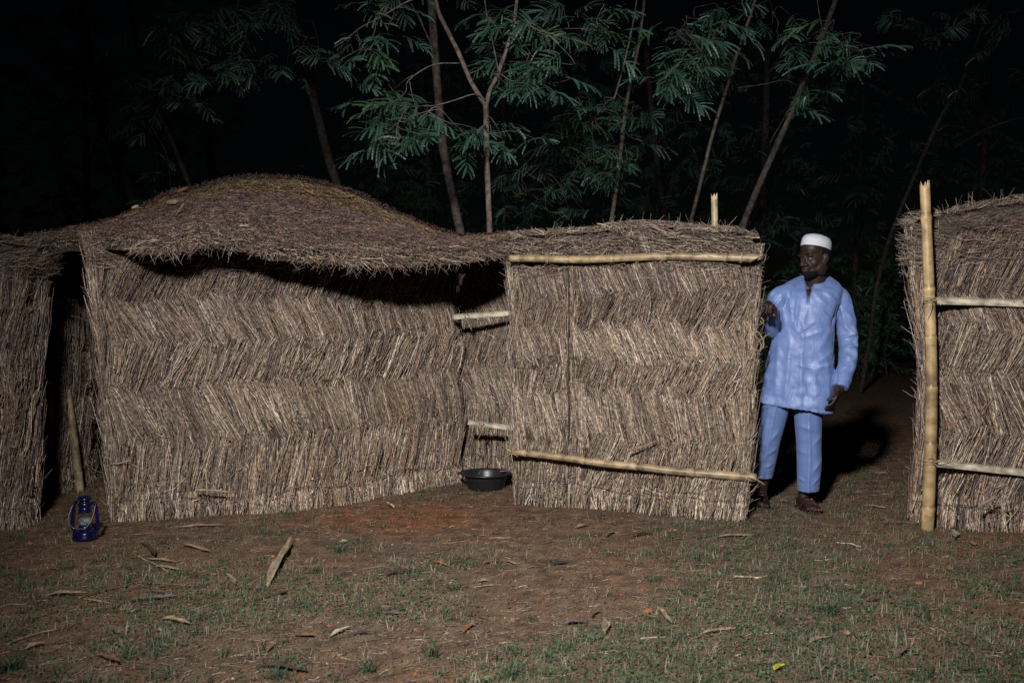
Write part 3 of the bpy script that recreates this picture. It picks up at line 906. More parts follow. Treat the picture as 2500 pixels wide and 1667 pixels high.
# ------------------------------------------------------------------ trees: slim leguminous trees with feathery fronds
def frond_mesh(seed, name='frond', npair=8, L=.21, pl=.105, detail=7):
    """bipinnate leaf: drooping rachis, pinnae each carrying small leaflets"""
    rg = np.random.default_rng(seed)
    V = []; F = []; col = []
    def quad(a, b, c, d, cc):
        i = len(V); V.extend([a, b, c, d]); F.append((i, i + 1, i + 2, i + 3)); col.extend([cc] * 4)
    hue = rg.uniform(0, 1)
    base = np.array([.068, .138, .100]) * (1 - hue) + np.array([.050, .112, .072]) * hue
    if seed == 7: base = base * np.array([1.15, 1.08, .7])
    droop = rg.uniform(.5, 1.3)
    def rach(t): return np.array([L * t, 0, -droop * .35 * L * t * t])
    for i in range(6):      # rachis
        a, b = rach(i / 6), rach((i + 1) / 6); w = .0022
        quad(a + [0, w, 0], a - [0, w, 0], b - [0, w, 0], b + [0, w, 0], base * .8)
        quad(a + [0, 0, w], a - [0, 0, w], b - [0, 0, w], b + [0, 0, w], base * .8)
    for k in range(npair):
        t = .22 + .78 * k / (npair - 1); o = rach(t)
        for sd in (-1, 1):
            if rg.random() < .06: continue
            an = R(70 - 48 * (k / (npair - 1)) ** 1.5 + rg.normal(0, 6)); ln = pl * (.75 + .4 * math.sin(t * 2.6)) * rg.uniform(.85, 1.12)
            d = np.array([math.cos(an), sd * math.sin(an), 0]); dr = rg.uniform(.25, .9)
            n_ = np.array([-d[1], d[0], 0])
            hw = .0085 * rg.uniform(.85, 1.15); tw = rg.normal(0, .5)
            sh = rg.uniform(.8, 1.2); cc = base * sh
            def pp(s): return o + d * ln * s + np.array([0, 0, -dr * ln * s * s * .75])
            # leaflets: overlapping little blades give the pinna its toothed edge
            m = detail
            for j in range(m):
                a, b = pp((j + .05) / m), pp((j + .95) / m)
                wd = hw * (1.0 - .35 * abs(2 * (j + .5) / m - 1) ** 3)
                up = np.array([0, 0, 1.0])
                nn = n_ * math.cos(tw) + up * math.sin(tw)
                for e in (-1, 1):
                    fw = d * ln / m * .35
                    quad(a, b, b + nn * e * wd + fw * .6, a + nn * e * wd + fw, cc * rg.uniform(.88, 1.12))
    me = bpy.data.meshes.new(name)
    me.from_pydata([tuple(v) for v in V], [], F)
    at = me.color_attributes.new('Col', 'FLOAT_COLOR', 'POINT')
    c4 = np.ones((len(V), 4), np.float32); c4[:, :3] = np.array(col); at.data.foreach_set('color', c4.ravel())
    me.materials.append(M_LEAF); me.update()
    return me
FRONDS = [frond_mesh(s, npair=5 + s % 3, L=.17 + .02 * (s % 4), pl=.105 + .01 * (s % 5)) for s in range(9)]

def frame_from(d, roll):
    d = Vector(d).normalized()
    q = d.to_track_quat('X', 'Z')
    return (q @ Matrix.Rotation(roll, 3, 'X').to_quaternion()).to_matrix()

def bark_mesh(paths, tone, seed, S=9):
    rg = np.random.default_rng(seed); Vs = []; Fs = []; Cs = []; o = 0
    for P, r in paths:
        P = np.asarray(P); n = len(P)
        V, F = tube(P, r, S if max(np.atleast_1d(r)) > .012 else 5, cap=True)
        S2 = len(V) // n
        rp = np.repeat(np.broadcast_to(r, (n,)), S2)
        ctr = np.repeat(P, S2, axis=0)
        V = ctr + (V - ctr) * (1 + .16 * (vnoise(V * 14) - .5) + .14 * (vnoise(V * [40, 40, 12]) - .5))[:, None]
        Vs.append(V); Fs += [tuple(i + o for i in f) for f in F]; o += len(V)
        tn = vnoise(V * [9, 9, 4] + seed)
        Cs.append(np.array(tone)[None] * (.65 + .7 * tn)[:, None])
    return np.concatenate(Vs), Fs, np.concatenate(Cs)

def limb(px, n=26):
    """px rows: x, y, depth, radius in photo px"""
    a = np.array(px, float)
    P = catmull(np.array([U(q[0], q[1], q[2]) for q in a]), n)
    r = np.interp(np.linspace(0, 1, n), np.linspace(0, 1, len(a)), a[:, 3] * .56 * a[:, 2] / FPX)
    return P, r

def tree(name, label, limbs, clusters, base, seed, tone=(.17, .13, .10), per=5, spread=.14, group='trees standing behind the compound', size=1.0, joined=False, twigs=True):
    """limbs: lists of (x, y, depth, radius px); clusters: (x, y, depth) of leaf sprays"""
    rg = np.random.default_rng(seed)
    base = np.array([base[0], base[1], 0.0])
    t = empty(name, base, label, 'tree', group)
    paths = [limb(l) for l in limbs]
    # carry the first limb down to the ground
    P, r = paths[0]
    foot = np.array([base[0], base[1], -.05])
    dn = catmull([foot, foot * .5 + P[0] * .5 + [.02, 0, 0], P[0]], 12)
    P = np.concatenate([dn[:-1], P]); r = np.concatenate([np.linspace(r[0] * 1.25, r[0], 11), r]); paths[0] = (P, r)
    allp = np.concatenate([p for p, _ in paths]); 
    tips = []
    for (x, y, d) in clusters:
        c = U(x, y, d)
        src = allp[allp[:, 2] > max(1.2, c[2] - 1.2)]
        if not len(src): src = allp
        k = np.argmin(np.linalg.norm(src - c, axis=1) + .25 * np.abs(src[:, 2] - c[2] - .2)); a = src[k]
        ln = np.linalg.norm(c - a)
        mid = (a + c) / 2 + np.array([rg.normal(0, .05), rg.normal(0, .05), .10 * ln + rg.normal(0, .04)])
        tw = catmull([a, a * .6 + mid * .4 + rg.normal(0, .03, 3), mid, c + rg.normal(0, .02, 3), c + np.array([rg.normal(0, .1), rg.normal(0, .05), -.05])], 14)
        if twigs: paths.append((tw, np.linspace(.0036, .0013, 14) * size))
        tips.append((c, tw))
        allp = np.concatenate([allp, tw[5:9]]) if rg.random() < .5 else allp
    V, F, Cc = bark_mesh(paths, tone, seed)
    mesh_py('trunk', V, F, M_BARK, t, True, Cc)
    mats = []
    for c, tw in tips:
        n = max(1, int(round(per * .60 + rg.normal(0, 1.0))))
        for k in range(n):
            p = tw[rg.integers(7, 14)] + rg.normal(0, 1, 3) * np.array([spread, spread * .8, spread * .55]) * .5
            az = rg.uniform(0, 6.283); d = np.array([math.cos(az), math.sin(az), rg.uniform(-.45, .35)])
            M = frame_from(d, rg.normal(0, .45)); sc = size * rg.uniform(.75, 1.2)
            mats.append((Matrix.Translation(Vector(p)) @ M.to_4x4() @ Matrix.Diagonal((sc, sc, sc, 1)), int(rg.integers(len(FRONDS)))))
    if not joined:
        inv = Matrix.Translation(-Vector(base))
        for M, k in mats[:300]:
            o = bpy.data.objects.new('frond', FRONDS[k]); C.objects.link(o)
            o.parent = t; o.matrix_parent_inverse = inv; o.matrix_world = M; o.matrix_basis = M
        mats = mats[300:]
    if mats:
        crown_mesh('crown', mats, t)
    return t

FR_NP = []
for me in FRONDS:
    v = np.empty(len(me.vertices) * 3, np.float32); me.vertices.foreach_get('co', v)
    c = np.empty(len(me.vertices) * 4, np.float32); me.color_attributes['Col'].data.foreach_get('color', c)
    FR_NP.append((v.reshape(-1, 3), c.reshape(-1, 4)[:, :3]))
def crown_mesh(name, mats, parent, mat=None):
    Vs, Cs = [], []
    for M, k in mats:
        v, c = FR_NP[k]; A = np.array(M)
        Vs.append(v @ A[:3, :3].T + A[:3, 3]); Cs.append(c)
    V = np.concatenate(Vs); F = np.arange(len(V)).reshape(-1, 4)
    o = mesh_arr(name, V, F, mat or M_LEAF, parent, np.concatenate(Cs), smooth=False); o['kind'] = 'stuff'
    return o

for me in FRONDS: pass
TG = 'trees standing behind the compound'
def cl(s, d):     # "x,y x,y ..." -> clusters at about depth d
    rg = np.random.default_rng(len(s)); out = []
    for q in s.split():
        x, y = q.split(','); out.append((float(x), float(y), d + rg.uniform(-.45, .45)))
    return out

# the forked slim tree in the middle
tree('slim_tree', 'slim forked tree with pale bark rising where roof and straw panel meet',
     [[(1196, 572, 8.4, 13), (1190, 420, 8.4, 12.5), (1187, 300, 8.4, 12), (1186, 258, 8.4, 12)],
      [(1186, 258, 8.4, 11), (1150, 200, 8.35, 10), (1120, 130, 8.3, 9.5), (1090, 70, 8.3, 9), (1068, 20, 8.25, 8.5), (1060, -60, 8.2, 8)],
      [(1186, 262, 8.4, 10), (1196, 222, 8.4, 9.5), (1216, 180, 8.4, 9), (1240, 110, 8.4, 8.5), (1256, 50, 8.4, 8), (1268, -60, 8.4, 7)],
      [(1122, 155, 8.3, 3), (1070, 156, 8.25, 2.8), (1030, 172, 8.2, 2.6), (995, 200, 8.15, 2.4), (990, 225, 8.1, 2.2), (960, 250, 8.1, 1.6)],
      [(1186, 245, 8.35, 3), (1160, 230, 8.3, 2.8), (1110, 245, 8.25, 2.6), (1060, 258, 8.2, 2.4), (1000, 262, 8.15, 2.2), (970, 290, 8.1, 1.6), (945, 330, 8.1, 1.2)],
      [(1218, 178, 8.38, 3.2), (1200, 90, 8.3, 3), (1186, 20, 8.25, 2.6), (1180, -50, 8.2, 2.2)],
      [(1062, -8, 8.2, 3), (1000, 2, 8.15, 2.8), (930, 42, 8.1, 2.4), (880, 68, 8.1, 2), (840, 100, 8.05, 1.6), (815, 116, 8.05, 1.2)],
      [(1000, 200, 8.15, 2), (1006, 230, 8.12, 1.8), (1016, 258, 8.1, 1.6), (1040, 256, 8.1, 1.2)]],
     cl('1190,45 1220,70 1205,110 1250,150 1290,60 1320,90 1350,40 1380,70 1300,140 1345,135 1400,140 1425,110 1445,70 1470,75 1490,85 1280,190 1320,205 1360,220 1395,190 1270,225 1240,205 1340,190 1420,30 1380,15 1480,20 1230,20', 8.3)
     + cl('945,230 925,300 975,320 900,320 955,345 1005,285 1045,270 1075,268 895,270 965,215 985,245 930,345', 8.1)
     + cl('930,55 945,70 905,120 870,150 840,135 885,205 925,170', 8.0)
     + cl('1140,310 1165,330 1225,318 1185,322 1150,345 1260,325', 8.3),
     U(1200, 640, 8.4), 21, (.14, .108, .084), per=4)

# the straight stout trunk beside it
tree('stout_tree', 'stout straight leaning trunk beside the forked slim tree',
     [[(1130, 590, 10.2, 19), (1105, 480, 10.2, 19), (1085, 380, 10.2, 18.5), (1072, 260, 10.2, 18), (1062, 130, 10.2, 18), (1048, -60, 10.2, 17)],
      [(1062, 130, 10.1, 4), (1030, 60, 10, 3.4), (1000, 0, 9.9, 3), (980, -60, 9.8, 2)]],
     cl('1000,-20 960,-10 1080,-30 1130,0', 9.6), U(1140, 650, 10.2), 22, (.088, .069, .054), per=4)

# tree with the bright sprays right of centre
tree('feathery_tree', 'thin leaning tree with drooping feathery sprays above the straw panel',
     [[(1688, 535, 9.2, 8.5), (1712, 440, 9.2, 8), (1742, 320, 9.2, 8), (1770, 230, 9.2, 7.5), (1800, 130, 9.2, 7), (1838, 20, 9.2, 6), (1860, -60, 9.2, 5)],
      [(1770, 225, 9.2, 3), (1740, 160, 9.1, 2.8), (1700, 110, 9.0, 2.4), (1670, 70, 9, 1.8)],
      [(1800, 215, 9.2, 2), (1870, 205, 9.1, 2), (1915, 196, 9, 1.8), (1950, 210, 9, 1.5)]],
     cl('1660,50 1690,75 1720,50 1650,95 1640,85 1680,125 1720,125 1755,110 1790,140 1620,175 1650,170 1690,170 1720,185 1765,45 1790,20 1700,205 1640,195 1610,190 1670,210 1775,60 1740,15', 8.7)
     + cl('1880,50 1930,110 1950,120 1830,15 1900,20', 9.2), U(1675, 620, 9.2), 23, (.075, .06, .047), per=4)

tree('leaning_tree', 'leaning trunk above the white cap with one bright spray at its top',
     [[(1812, 555, 9.8, 14), (1850, 460, 9.8, 14), (1890, 370, 9.8, 13.5), (1925, 290, 9.8, 13), (1960, 205, 9.8, 12.5), (2000, 110, 9.8, 11.5), (2040, 0, 9.8, 10.5), (2060, -60, 9.8, 10)],
      [(1990, -40, 9, 2.5), (1998, 20, 8.8, 2.3), (2008, 75, 8.7, 2)],
      [(1945, 240, 9.8, 2.5), (1925, 270, 9.7, 2.2), (1890, 330, 9.6, 1.8), (1880, 350, 9.6, 1.2)]],
     cl('2010,75 2040,75 2075,85 2090,105 2055,110 2065,150 2090,145 1985,95 1975,105 2060,175', 8.6) + cl('1940,115 1965,245 2000,225', 9.4),
     U(1795, 640, 9.8), 24, (.07, .056, .045), per=4)

# mid tree whose sprays hang low over the straw panel
tree('drooping_tree', 'slender tree whose low sprays droop just above the straw panel',
     [[(1490, 560, 10.6, 9), (1510, 420, 10.6, 9), (1530, 250, 10.6, 8), (1560, 100, 10.6, 7), (1580, -60, 10.6, 6)],
      [(1500, 240, 9.9, 4), (1520, 170, 9.9, 4), (1545, 60, 9.9, 3.5), (1560, -40, 9.9, 3)]],
     cl('1450,270 1490,260 1520,250 1545,285 1580,300 1440,300 1500,300 1450,400 1480,385 1510,380 1540,400 1470,430 1520,430 1420,410 1400,430 1550,360 1560,260 1530,330 1490,340 1350,290 1400,270', 10.2)
     + cl('1310,375 1350,330 1290,420 1255,420 1270,470 1340,450 1380,470 1400,330 1370,380 1330,510 1390,520 1430,505 1280,520 1240,500', 11.2),
     U(1485, 650, 10.6), 25, (.13, .10, .08), per=4)

# dimmer trees to the left
tree('dim_tree', 'dim trunk leaning right behind the hump of the thatch roof',
     [[(830, 470, 13.5, 20), (800, 380, 13.5, 20), (770, 260, 13.5, 19), (735, 120, 13.5, 18), (700, -60, 13.5, 17)]],
     cl('690,20 640,30 620,50 655,140 700,190 755,105 780,130 720,150 640,15 580,60 600,120', 9.4), U(850, 640, 13.5), 26, (.06, .048, .04), per=4)
tree('dim_tree', 'dim broad-crowned tree over the left shoulder of the thatch roof',
     [[(470, 470, 12, 12), (400, 300, 12, 11), (350, 180, 12, 10), (300, -60, 15, 9)], [(600, -60, 9.6, 4), (560, 70, 9.6, 3.2), (530, 30, 9.6, 3), (590, 130, 9.6, 2)]],
     cl('385,30 420,60 460,40 480,70 530,60 560,90 450,120 470,150 500,160 540,165 570,180 440,200 420,230 460,240 600,170 520,190 390,100 350,20 500,20 545,25 615,155 640,165', 9.3)
     + cl('340,250 380,200 300,290 350,350 400,460 420,480', 9.8), U(500, 640, 12), 27, (.08, .065, .05), per=4)
tree('dim_tree', 'shadowy tree over the dark doorway at the edge of the yard',
     [[(330, 500, 13.5, 22), (290, 400, 13.5, 22), (240, 260, 13.5, 21), (215, 130, 13.5, 20), (190, -60, 13.5, 18)]],
     cl('220,40 200,20 230,160 260,170 290,190 250,190 150,220 170,260 200,240 150,150 130,330 180,400 90,340 60,60 100,90 30,30 60,180 180,300 300,150', 9.9), U(345, 640, 13.5), 28, (.08, .065, .05), per=4)
tree('dim_tree', 'shadowy crooked tree beyond the gap beside the right-hand straw panel',
     [[(2140, 700, 15, 9), (2180, 560, 15, 9), (2290, 300, 15, 9), (2340, 220, 15, 8), (2400, 60, 15, 7), (2420, -60, 15, 6)], [(2330, 360, 13.5, 3), (2420, 310, 13.5, 3), (2520, 280, 13.5, 2.5)]],
     cl('2200,50 2240,55 2280,45 2260,90 2450,40 2480,80 2300,200 2350,30 2180,20 2420,120', 12.5), U(2100, 780, 15), 29, (.04, .034, .029), per=4)

# ------------------------------------------------------------------ dark thicket closing the view behind
def thicket_tree(x, d, r, seed, label):
    rg = np.random.default_rng(seed)
    b = U(x, 700, d); t = empty('thicket_tree', (b[0], b[1], 0), label, 'tree', 'dark trees of the thicket')
    lean = rg.normal(0, .25)
    P = catmull([[b[0], b[1], -.05], [b[0] + lean * .4, b[1], 1.6], [b[0] + lean * 1.2, b[1], 3.4], [b[0] + lean * 2, b[1], 6.2]], 30)
    paths = [(P, np.linspace(r, r * .6, 30))]
    for k in range(7):
        i = rg.integers(8, 28); a = P[i]; az = rg.uniform(0, 6.28); l = rg.uniform(.5, 1.5)
        paths.append((catmull([a, a + np.array([math.cos(az) * l * .5, math.sin(az) * l * .5, l * .35]), a + np.array([math.cos(az) * l, math.sin(az) * l, l * .2])], 9), np.linspace(.018, .004, 9)))
    V, F, Cc = bark_mesh(paths, (.05, .04, .033), seed); mesh_py('trunk', V, F, M_BARK, t, True, Cc)
    mats = []
    for k in range(260):
        i = rg.integers(4, 30); a = P[i]
        p = a + np.array([rg.normal(0, .8), rg.normal(0, .6), rg.normal(0, .4)])
        p[2] = max(p[2], .5)
        d_ = np.array([rg.normal(), rg.normal(), rg.uniform(-.5, .3)])
        sc = rg.uniform(1.0, 1.7)
        mats.append((Matrix.Translation(Vector(p)) @ frame_from(d_, rg.normal(0, .5)).to_4x4() @ Matrix.Diagonal((sc, sc, sc, 1)), int(rg.integers(len(FRONDS)))))
    crown_mesh('crown', mats, t)
rgt = np.random.default_rng(77)
for k in range(15):
    thicket_tree(-250 + k * 215 + rgt.uniform(-60, 60), 19.0 + rgt.uniform(0, 4), rgt.uniform(.06, .12), 300 + k, 'dark slim tree in the thicket behind the compound')
# low scrub at the thicket's foot
def scrub(x, d, seed):
    rg = np.random.default_rng(seed); b = U(x, 700, d)
    t = empty('scrub_bush', (b[0], b[1], 0), 'dark low scrub bush at the foot of the thicket', 'bush', 'scrub bushes at the foot of the thicket')
    stems = []; mats = []
    for k in range(9):
        a = np.array([b[0] + rg.normal(0, .25), b[1] + rg.normal(0, .2), 0]); e = a + np.array([rg.normal(0, .5), rg.normal(0, .4), rg.uniform(.8, 2.1)])
        Q = catmull([a, (a + e) / 2 + rg.normal(0, .1, 3), e], 9); stems.append((Q, np.linspace(.014, .004, 9)))
        for j in range(14):
            p = Q[rg.integers(2, 9)] + rg.normal(0, .16, 3); p[2] = max(p[2], .1)
            sc = rg.uniform(.8, 1.5)
            mats.append((Matrix.Translation(Vector(p)) @ frame_from((rg.normal(), rg.normal(), rg.uniform(-.4, .6)), rg.normal(0, .5)).to_4x4() @ Matrix.Diagonal((sc, sc, sc, 1)), int(rg.integers(len(FRONDS)))))
    V, F, Cc = bark_mesh(stems, (.06, .048, .037), seed, 5); mesh_py('stem', V, F, M_BARK, t, True, Cc)
    crown_mesh('foliage', mats, t)
for k in range(13):
    scrub(-100 + k * 220 + rgt.uniform(-70, 70), 17.5 + rgt.uniform(0, 2), 400 + k)
# ------------------------------------------------------------------ the man beside the panel
def skin_mat():
    m, nt, bs = new_mat('skin')
    o, f = noise_mix(nt, 35, (.030, .0155, .011), (.022, .0115, .0083), 4)
    nt.links.new(o, bs.inputs['Base Color'])
    bs.inputs['Roughness'].default_value = .52; bs.inputs['Specular IOR Level'].default_value = .3
    bump(nt, bs, f, .05, .003)
    return m
M_SKIN = skin_mat()
M_HAIR = plain('hair', (.006, .005, .005), .85, .15, None, 200, .6)
M_CAP = plain('cap_cloth', (.5, .5, .52), .75, .2, (.5, .5, .52), 160, .25)
M_CAPTOP = plain('cap_crown_cloth', (.36, .38, .40), .8, .15, (.43, .46, .48), 160, .25)
M_EYE = plain('eye', (.2, .18, .16), .25, .6)
M_IRIS = plain('iris', (.01, .007, .006), .2, .6)
M_LIP = plain('lip', (.05, .024, .02), .45, .4)
M_NAIL = plain('nail', (.16, .08, .055), .4, .5)
M_SANDAL = plain('sandal_leather', (.03, .016, .011), .5, .4, (.05, .022, .014), 40)
M_METAL = plain('buckle', (.6, .58, .55), .25, .6, None, 20, 0, .9)

def damask(name='blue_damask', amt=1.0):
    """blue satin damask: woven discs and checks, shinier than the ground weave"""
    m, nt, bs = new_mat(name)
    L = nt.links.new
    tc = N(nt, 'ShaderNodeTexCoord'); sp_ = N(nt, 'ShaderNodeSeparateXYZ'); L(tc.outputs['Object'], sp_.inputs[0])
    def math_(op, a, b=None, c=None):
        n = N(nt, 'ShaderNodeMath', operation=op)
        for i, v in enumerate((a, b, c)):
            if v is None: continue
            if isinstance(v, (int, float)): n.inputs[i].default_value = v
            else: L(v, n.inputs[i])
        return n.outputs[0]
    s = .075
    xs = math_('MULTIPLY', sp_.outputs['X'], 1 / s); zs = math_('MULTIPLY', sp_.outputs['Z'], 1 / s)
    row = math_('FLOOR', zs); odd = math_('MULTIPLY', math_('FLOORED_MODULO', row, 2), .5)
    xo = math_('ADD', xs, odd)
    fx = math_('SUBTRACT', math_('FRACT', xo), .5); fz = math_('SUBTRACT', math_('FRACT', zs), .5)
    d2 = math_('SQRT', math_('ADD', math_('MULTIPLY', fx, fx), math_('MULTIPLY', fz, fz)))
    wn_ = N(nt, 'ShaderNodeTexWhiteNoise', noise_dimensions='2D'); cb = N(nt, 'ShaderNodeCombineXYZ')
    L(math_('FLOOR', xo), cb.inputs[0]); L(row, cb.inputs[1]); L(cb.outputs[0], wn_.inputs['Vector'])
    rad = math_('MULTIPLY_ADD', wn_.outputs['Value'], .2, .2)
    disc = math_('LESS_THAN', d2, rad); ring = math_('LESS_THAN', math_('ABSOLUTE', math_('SUBTRACT', d2, math_('ADD', rad, .07))), .025)
    ck = N(nt, 'ShaderNodeTexChecker'); ck.inputs['Scale'].default_value = 110; L(tc.outputs['Object'], ck.inputs['Vector'])
    chk = math_('MULTIPLY', math_('LESS_THAN', wn_.outputs['Value'], .3), ck.outputs['Fac'])
    pat = math_('MAXIMUM', math_('MULTIPLY', math_('MAXIMUM', disc, ring), math_('GREATER_THAN', wn_.outputs['Value'], .3)), math_('MULTIPLY', chk, disc))
    # the figured stripe runs only down parts of the cloth
    st = N(nt, 'ShaderNodeTexNoise'); st.inputs['Scale'].default_value = 2.6; st.inputs['Detail'].default_value = 1
    mp = N(nt, 'ShaderNodeMapping'); mp.inputs['Scale'].default_value = (1, 1, .35); mp.inputs['Location'].default_value = (.3, 0, 0)
    L(tc.outputs['Object'], mp.inputs[0]); L(mp.outputs[0], st.inputs['Vector'])
    msk = N(nt, 'ShaderNodeMapRange'); msk.inputs['From Min'].default_value = .46; msk.inputs['From Max'].default_value = .54; L(st.outputs['Fac'], msk.inputs['Value'])
    pat = math_('MULTIPLY', pat, math_('MULTIPLY_ADD', msk.outputs[0], .8 * amt, .2 * amt))
    mx = N(nt, 'ShaderNodeMix', data_type='RGBA'); L(pat, mx.inputs[0])
    mx.inputs[6].default_value = (.118, .178, .36, 1); mx.inputs[7].default_value = (.265, .345, .56, 1)
    L(mx.outputs[2], bs.inputs['Base Color'])
    L(math_('MULTIPLY_ADD', pat, -.06, .46), bs.inputs['Roughness'])
    bs.inputs['Specular IOR Level'].default_value = .42
    bs.inputs['Sheen Weight'].default_value = .12; bs.inputs['Sheen Roughness'].default_value = .4
    bs.inputs['Sheen Tint'].default_value = (.8, .88, 1, 1)
    nz = N(nt, 'ShaderNodeTexNoise'); nz.inputs['Scale'].default_value = 420; L(tc.outputs['Object'], nz.inputs['Vector'])
    wr = N(nt, 'ShaderNodeTexNoise'); wr.inputs['Scale'].default_value = 9; wr.inputs['Detail'].default_value = 4; wr.inputs['Distortion'].default_value = 1.6; wr.inputs['Roughness'].default_value = .45
    mw = N(nt, 'ShaderNodeMapping'); mw.inputs['Scale'].default_value = (1.6, 1.2, .8); mw.inputs['Rotation'].default_value = (0, .5, 0)
    L(tc.outputs['Object'], mw.inputs[0]); L(mw.outputs[0], wr.inputs['Vector'])
    b1_ = N(nt, 'ShaderNodeBump'); b1_.inputs['Strength'].default_value = .2; b1_.inputs['Distance'].default_value = .02; L(wr.outputs['Fac'], b1_.inputs['Height'])
    b2_ = N(nt, 'ShaderNodeBump'); b2_.inputs['Strength'].default_value = .12; b2_.inputs['Distance'].default_value = .002; L(nz.outputs['Fac'], b2_.inputs['Height']); L(b1_.outputs[0], b2_.inputs['Normal'])
    L(b2_.outputs[0], bs.inputs['Normal'])
    return m
M_DAMASK = damask(); M_TROUSER = damask('blue_trouser_cloth', .22)

def remeshed(mb, voxel):
    V = np.concatenate(mb.V); me = bpy.data.meshes.new('tmp')
    me.from_pydata([tuple(v) for v in V], [], mb.F); me.update()
    o = bpy.data.objects.new('tmp', me); C.objects.link(o)
    md = o.modifiers.new('r', 'REMESH'); md.mode = 'VOXEL'; md.voxel_size = voxel
    dg = bpy.context.evaluated_depsgraph_get(); ev = o.evaluated_get(dg); em = ev.to_mesh()
    n = len(em.vertices); v = np.empty(n * 3, np.float32); em.vertices.foreach_get('co', v)
    nm = np.empty(n * 3, np.float32); em.vertices.foreach_get('normal', nm)
    f = np.empty(len(em.polygons) * 4, np.int32); em.loops.foreach_get('vertex_index', f)
    e = np.empty(len(em.edges) * 2, np.int32); em.edges.foreach_get('vertices', e)
    ev.to_mesh_clear(); bpy.data.objects.remove(o); bpy.data.meshes.remove(me)
    return v.reshape(-1, 3).astype(float), f.reshape(-1, 4), nm.reshape(-1, 3).astype(float), e.reshape(-1, 2)

def smooth_v(V, E, it=4, lam=.5):
    n = len(V); deg = np.bincount(E.ravel(), minlength=n)[:, None]
    for _ in range(it):
        S = np.zeros_like(V)
        for k in range(3):
            S[:, k] = np.bincount(E[:, 0], V[E[:, 1], k], n) + np.bincount(E[:, 1], V[E[:, 0], k], n)
        V = V + lam * (S / np.maximum(deg, 1) - V)
    return V

PX = 6.42 / FPX
VIEW = unit(np.array([1.9, 6.42, 0.0])); SIDE = np.array([VIEW[1], -VIEW[0], 0.0])
UPV = np.array([0, 0, 1.0])

def rings(mb, rows, S=40, pw=2.3, front=None):
    """rows: (x_center, y, depth, half width m, half depth m, tilt) -> closed loft"""
    V = []; n = len(rows)
    for (x, y, d, hw, hd, tilt, *pt) in rows:
        c = U(x, y, d)
        for k in range(S):
            th = 2 * math.pi * k / S; cs, sn = math.cos(th), math.sin(th)
            a = abs(cs) ** (2 / pw) * (1 if cs >= 0 else -1); b = abs(sn) ** (2 / pw) * (1 if sn >= 0 else -1)
            V.append(c + SIDE * hw * a + VIEW * hd * b + UPV * (tilt * a * hw + (pt[0] * b if pt else 0)))
    F = [(i * S + k, i * S + (k + 1) % S, (i + 1) * S + (k + 1) % S, (i + 1) * S + k) for i in range(n - 1) for k in range(S)]
    F.append(tuple(range(S - 1, -1, -1))); F.append(tuple((n - 1) * S + k for k in range(S)))
    mb.add(V, F)

def cap_tube(mb, P, r, S=16, sx=1.0, ref=None):
    """tube with rounded ends"""
    P = np.asarray(P, float); r = np.broadcast_to(np.asarray(r, float), (len(P),))
    mb.tube(P, r, S, True, sx=sx, ref=ref)
    mb.ell(P[0], (r[0],) * 3, None, 12, 8); mb.ell(P[-1], (r[-1],) * 3, None, 12, 8)

man = empty('person', (*G(1950, 1245)[:2], 0), 'man in a shiny blue tunic and white cap holding the straw screen edge', 'person')

# ---- head frame
HC = U(1989, 629, 6.40)
yaw = R(57); pit = R(4)
fwd = np.array([-math.sin(yaw) * math.cos(pit), -math.cos(yaw) * math.cos(pit), -math.sin(pit)])
lat = unit(np.cross(fwd, UPV))            # towards his right
upv = np.cross(lat, fwd)
HM = np.stack([-lat, fwd, upv], 1)          # columns: his left, forward, up
HS = 1.04
def H(p): return HC + HM @ (np.array(p, float) * HS)
HMs = HM * HS

body = MB()
def he(c, r, nu=20, nv=14): body.ell(H(c), r, HMs, nu, nv)
he((0, -.018, .035), (.076, .098, .086)); he((0, .022, -.022), (.066, .072, .088)); he((0, .034, -.072), (.055, .050, .048))
he((0, .066, -.098), (.026, .024, .022)); he((0, .05, -.09), (.044, .04, .028))
for s in (-1, 1):
    he((s * .038, .050, -.030), (.027, .029, .030)); he((s * .029, .083, .019), (.030, .0135, .0125)); he((s * .030, .0775, .0075), (.0185, .0135, .0075))
    he((s * .030, .0765, -.0125), (.0175, .0125, .006)); he((s * .0175, .099, -.041), (.0135, .0145, .0115))
    he((s * .0755, -.012, -.010), (.011, .022, .034)); he((s * .083, -.018, -.002), (.010, .018, .024)); he((s * .05, .0, -.06), (.028, .05, .05))
cap_tube(body, [H((0, .086, .012)), H((0, .100, -.010)), H((0, .111, -.030)), H((0, .115, -.038))], [.0105, .0115, .0145, .0155], 14)
he((0, .082, -.054), (.036, .020, .024)); he((0, .0935, -.0625), (.026, .0135, .0085)); he((0, .0915, -.0765), (.0235, .014, .0095)); he((0, .03, .055), (.068, .062, .055))
# neck, trunk
NB = U(1988, 705, 6.47)
cap_tube(body, [H((0, -.030, -.05)), (H((0, -.03, -.07)) + NB) / 2, NB, NB + [0, 0, -.06]], [.060, .060, .066, .08], 20)
body.ell(U(1978, 732, 6.43), (.12, .085, .075), np.stack([SIDE, VIEW, UPV], 1))
body.ell(U(1978, 800, 6.44), (.13, .085, .17), np.stack([SIDE, VIEW, UPV], 1))
body.ell(U(1962, 915, 6.45), (.125, .09, .17), np.stack([SIDE, VIEW, UPV], 1))
# arms
LSH, LEL, LWR = U(2046, 724, 6.45), U(2070, 828, 6.42), U(2050, 944, 6.28)
RSH, REL, RWR = U(1905, 722, 6.45), U(1886, 806, 6.44), U(1878, 748, 6.235)
for a, b, c in ((LSH, LEL, LWR), (RSH, REL, RWR)):
    cap_tube(body, [a, (a + b) / 2, b], [.044, .038, .031], 14); cap_tube(body, [b, (b + c) / 2, c], [.031, .029, .026], 14)
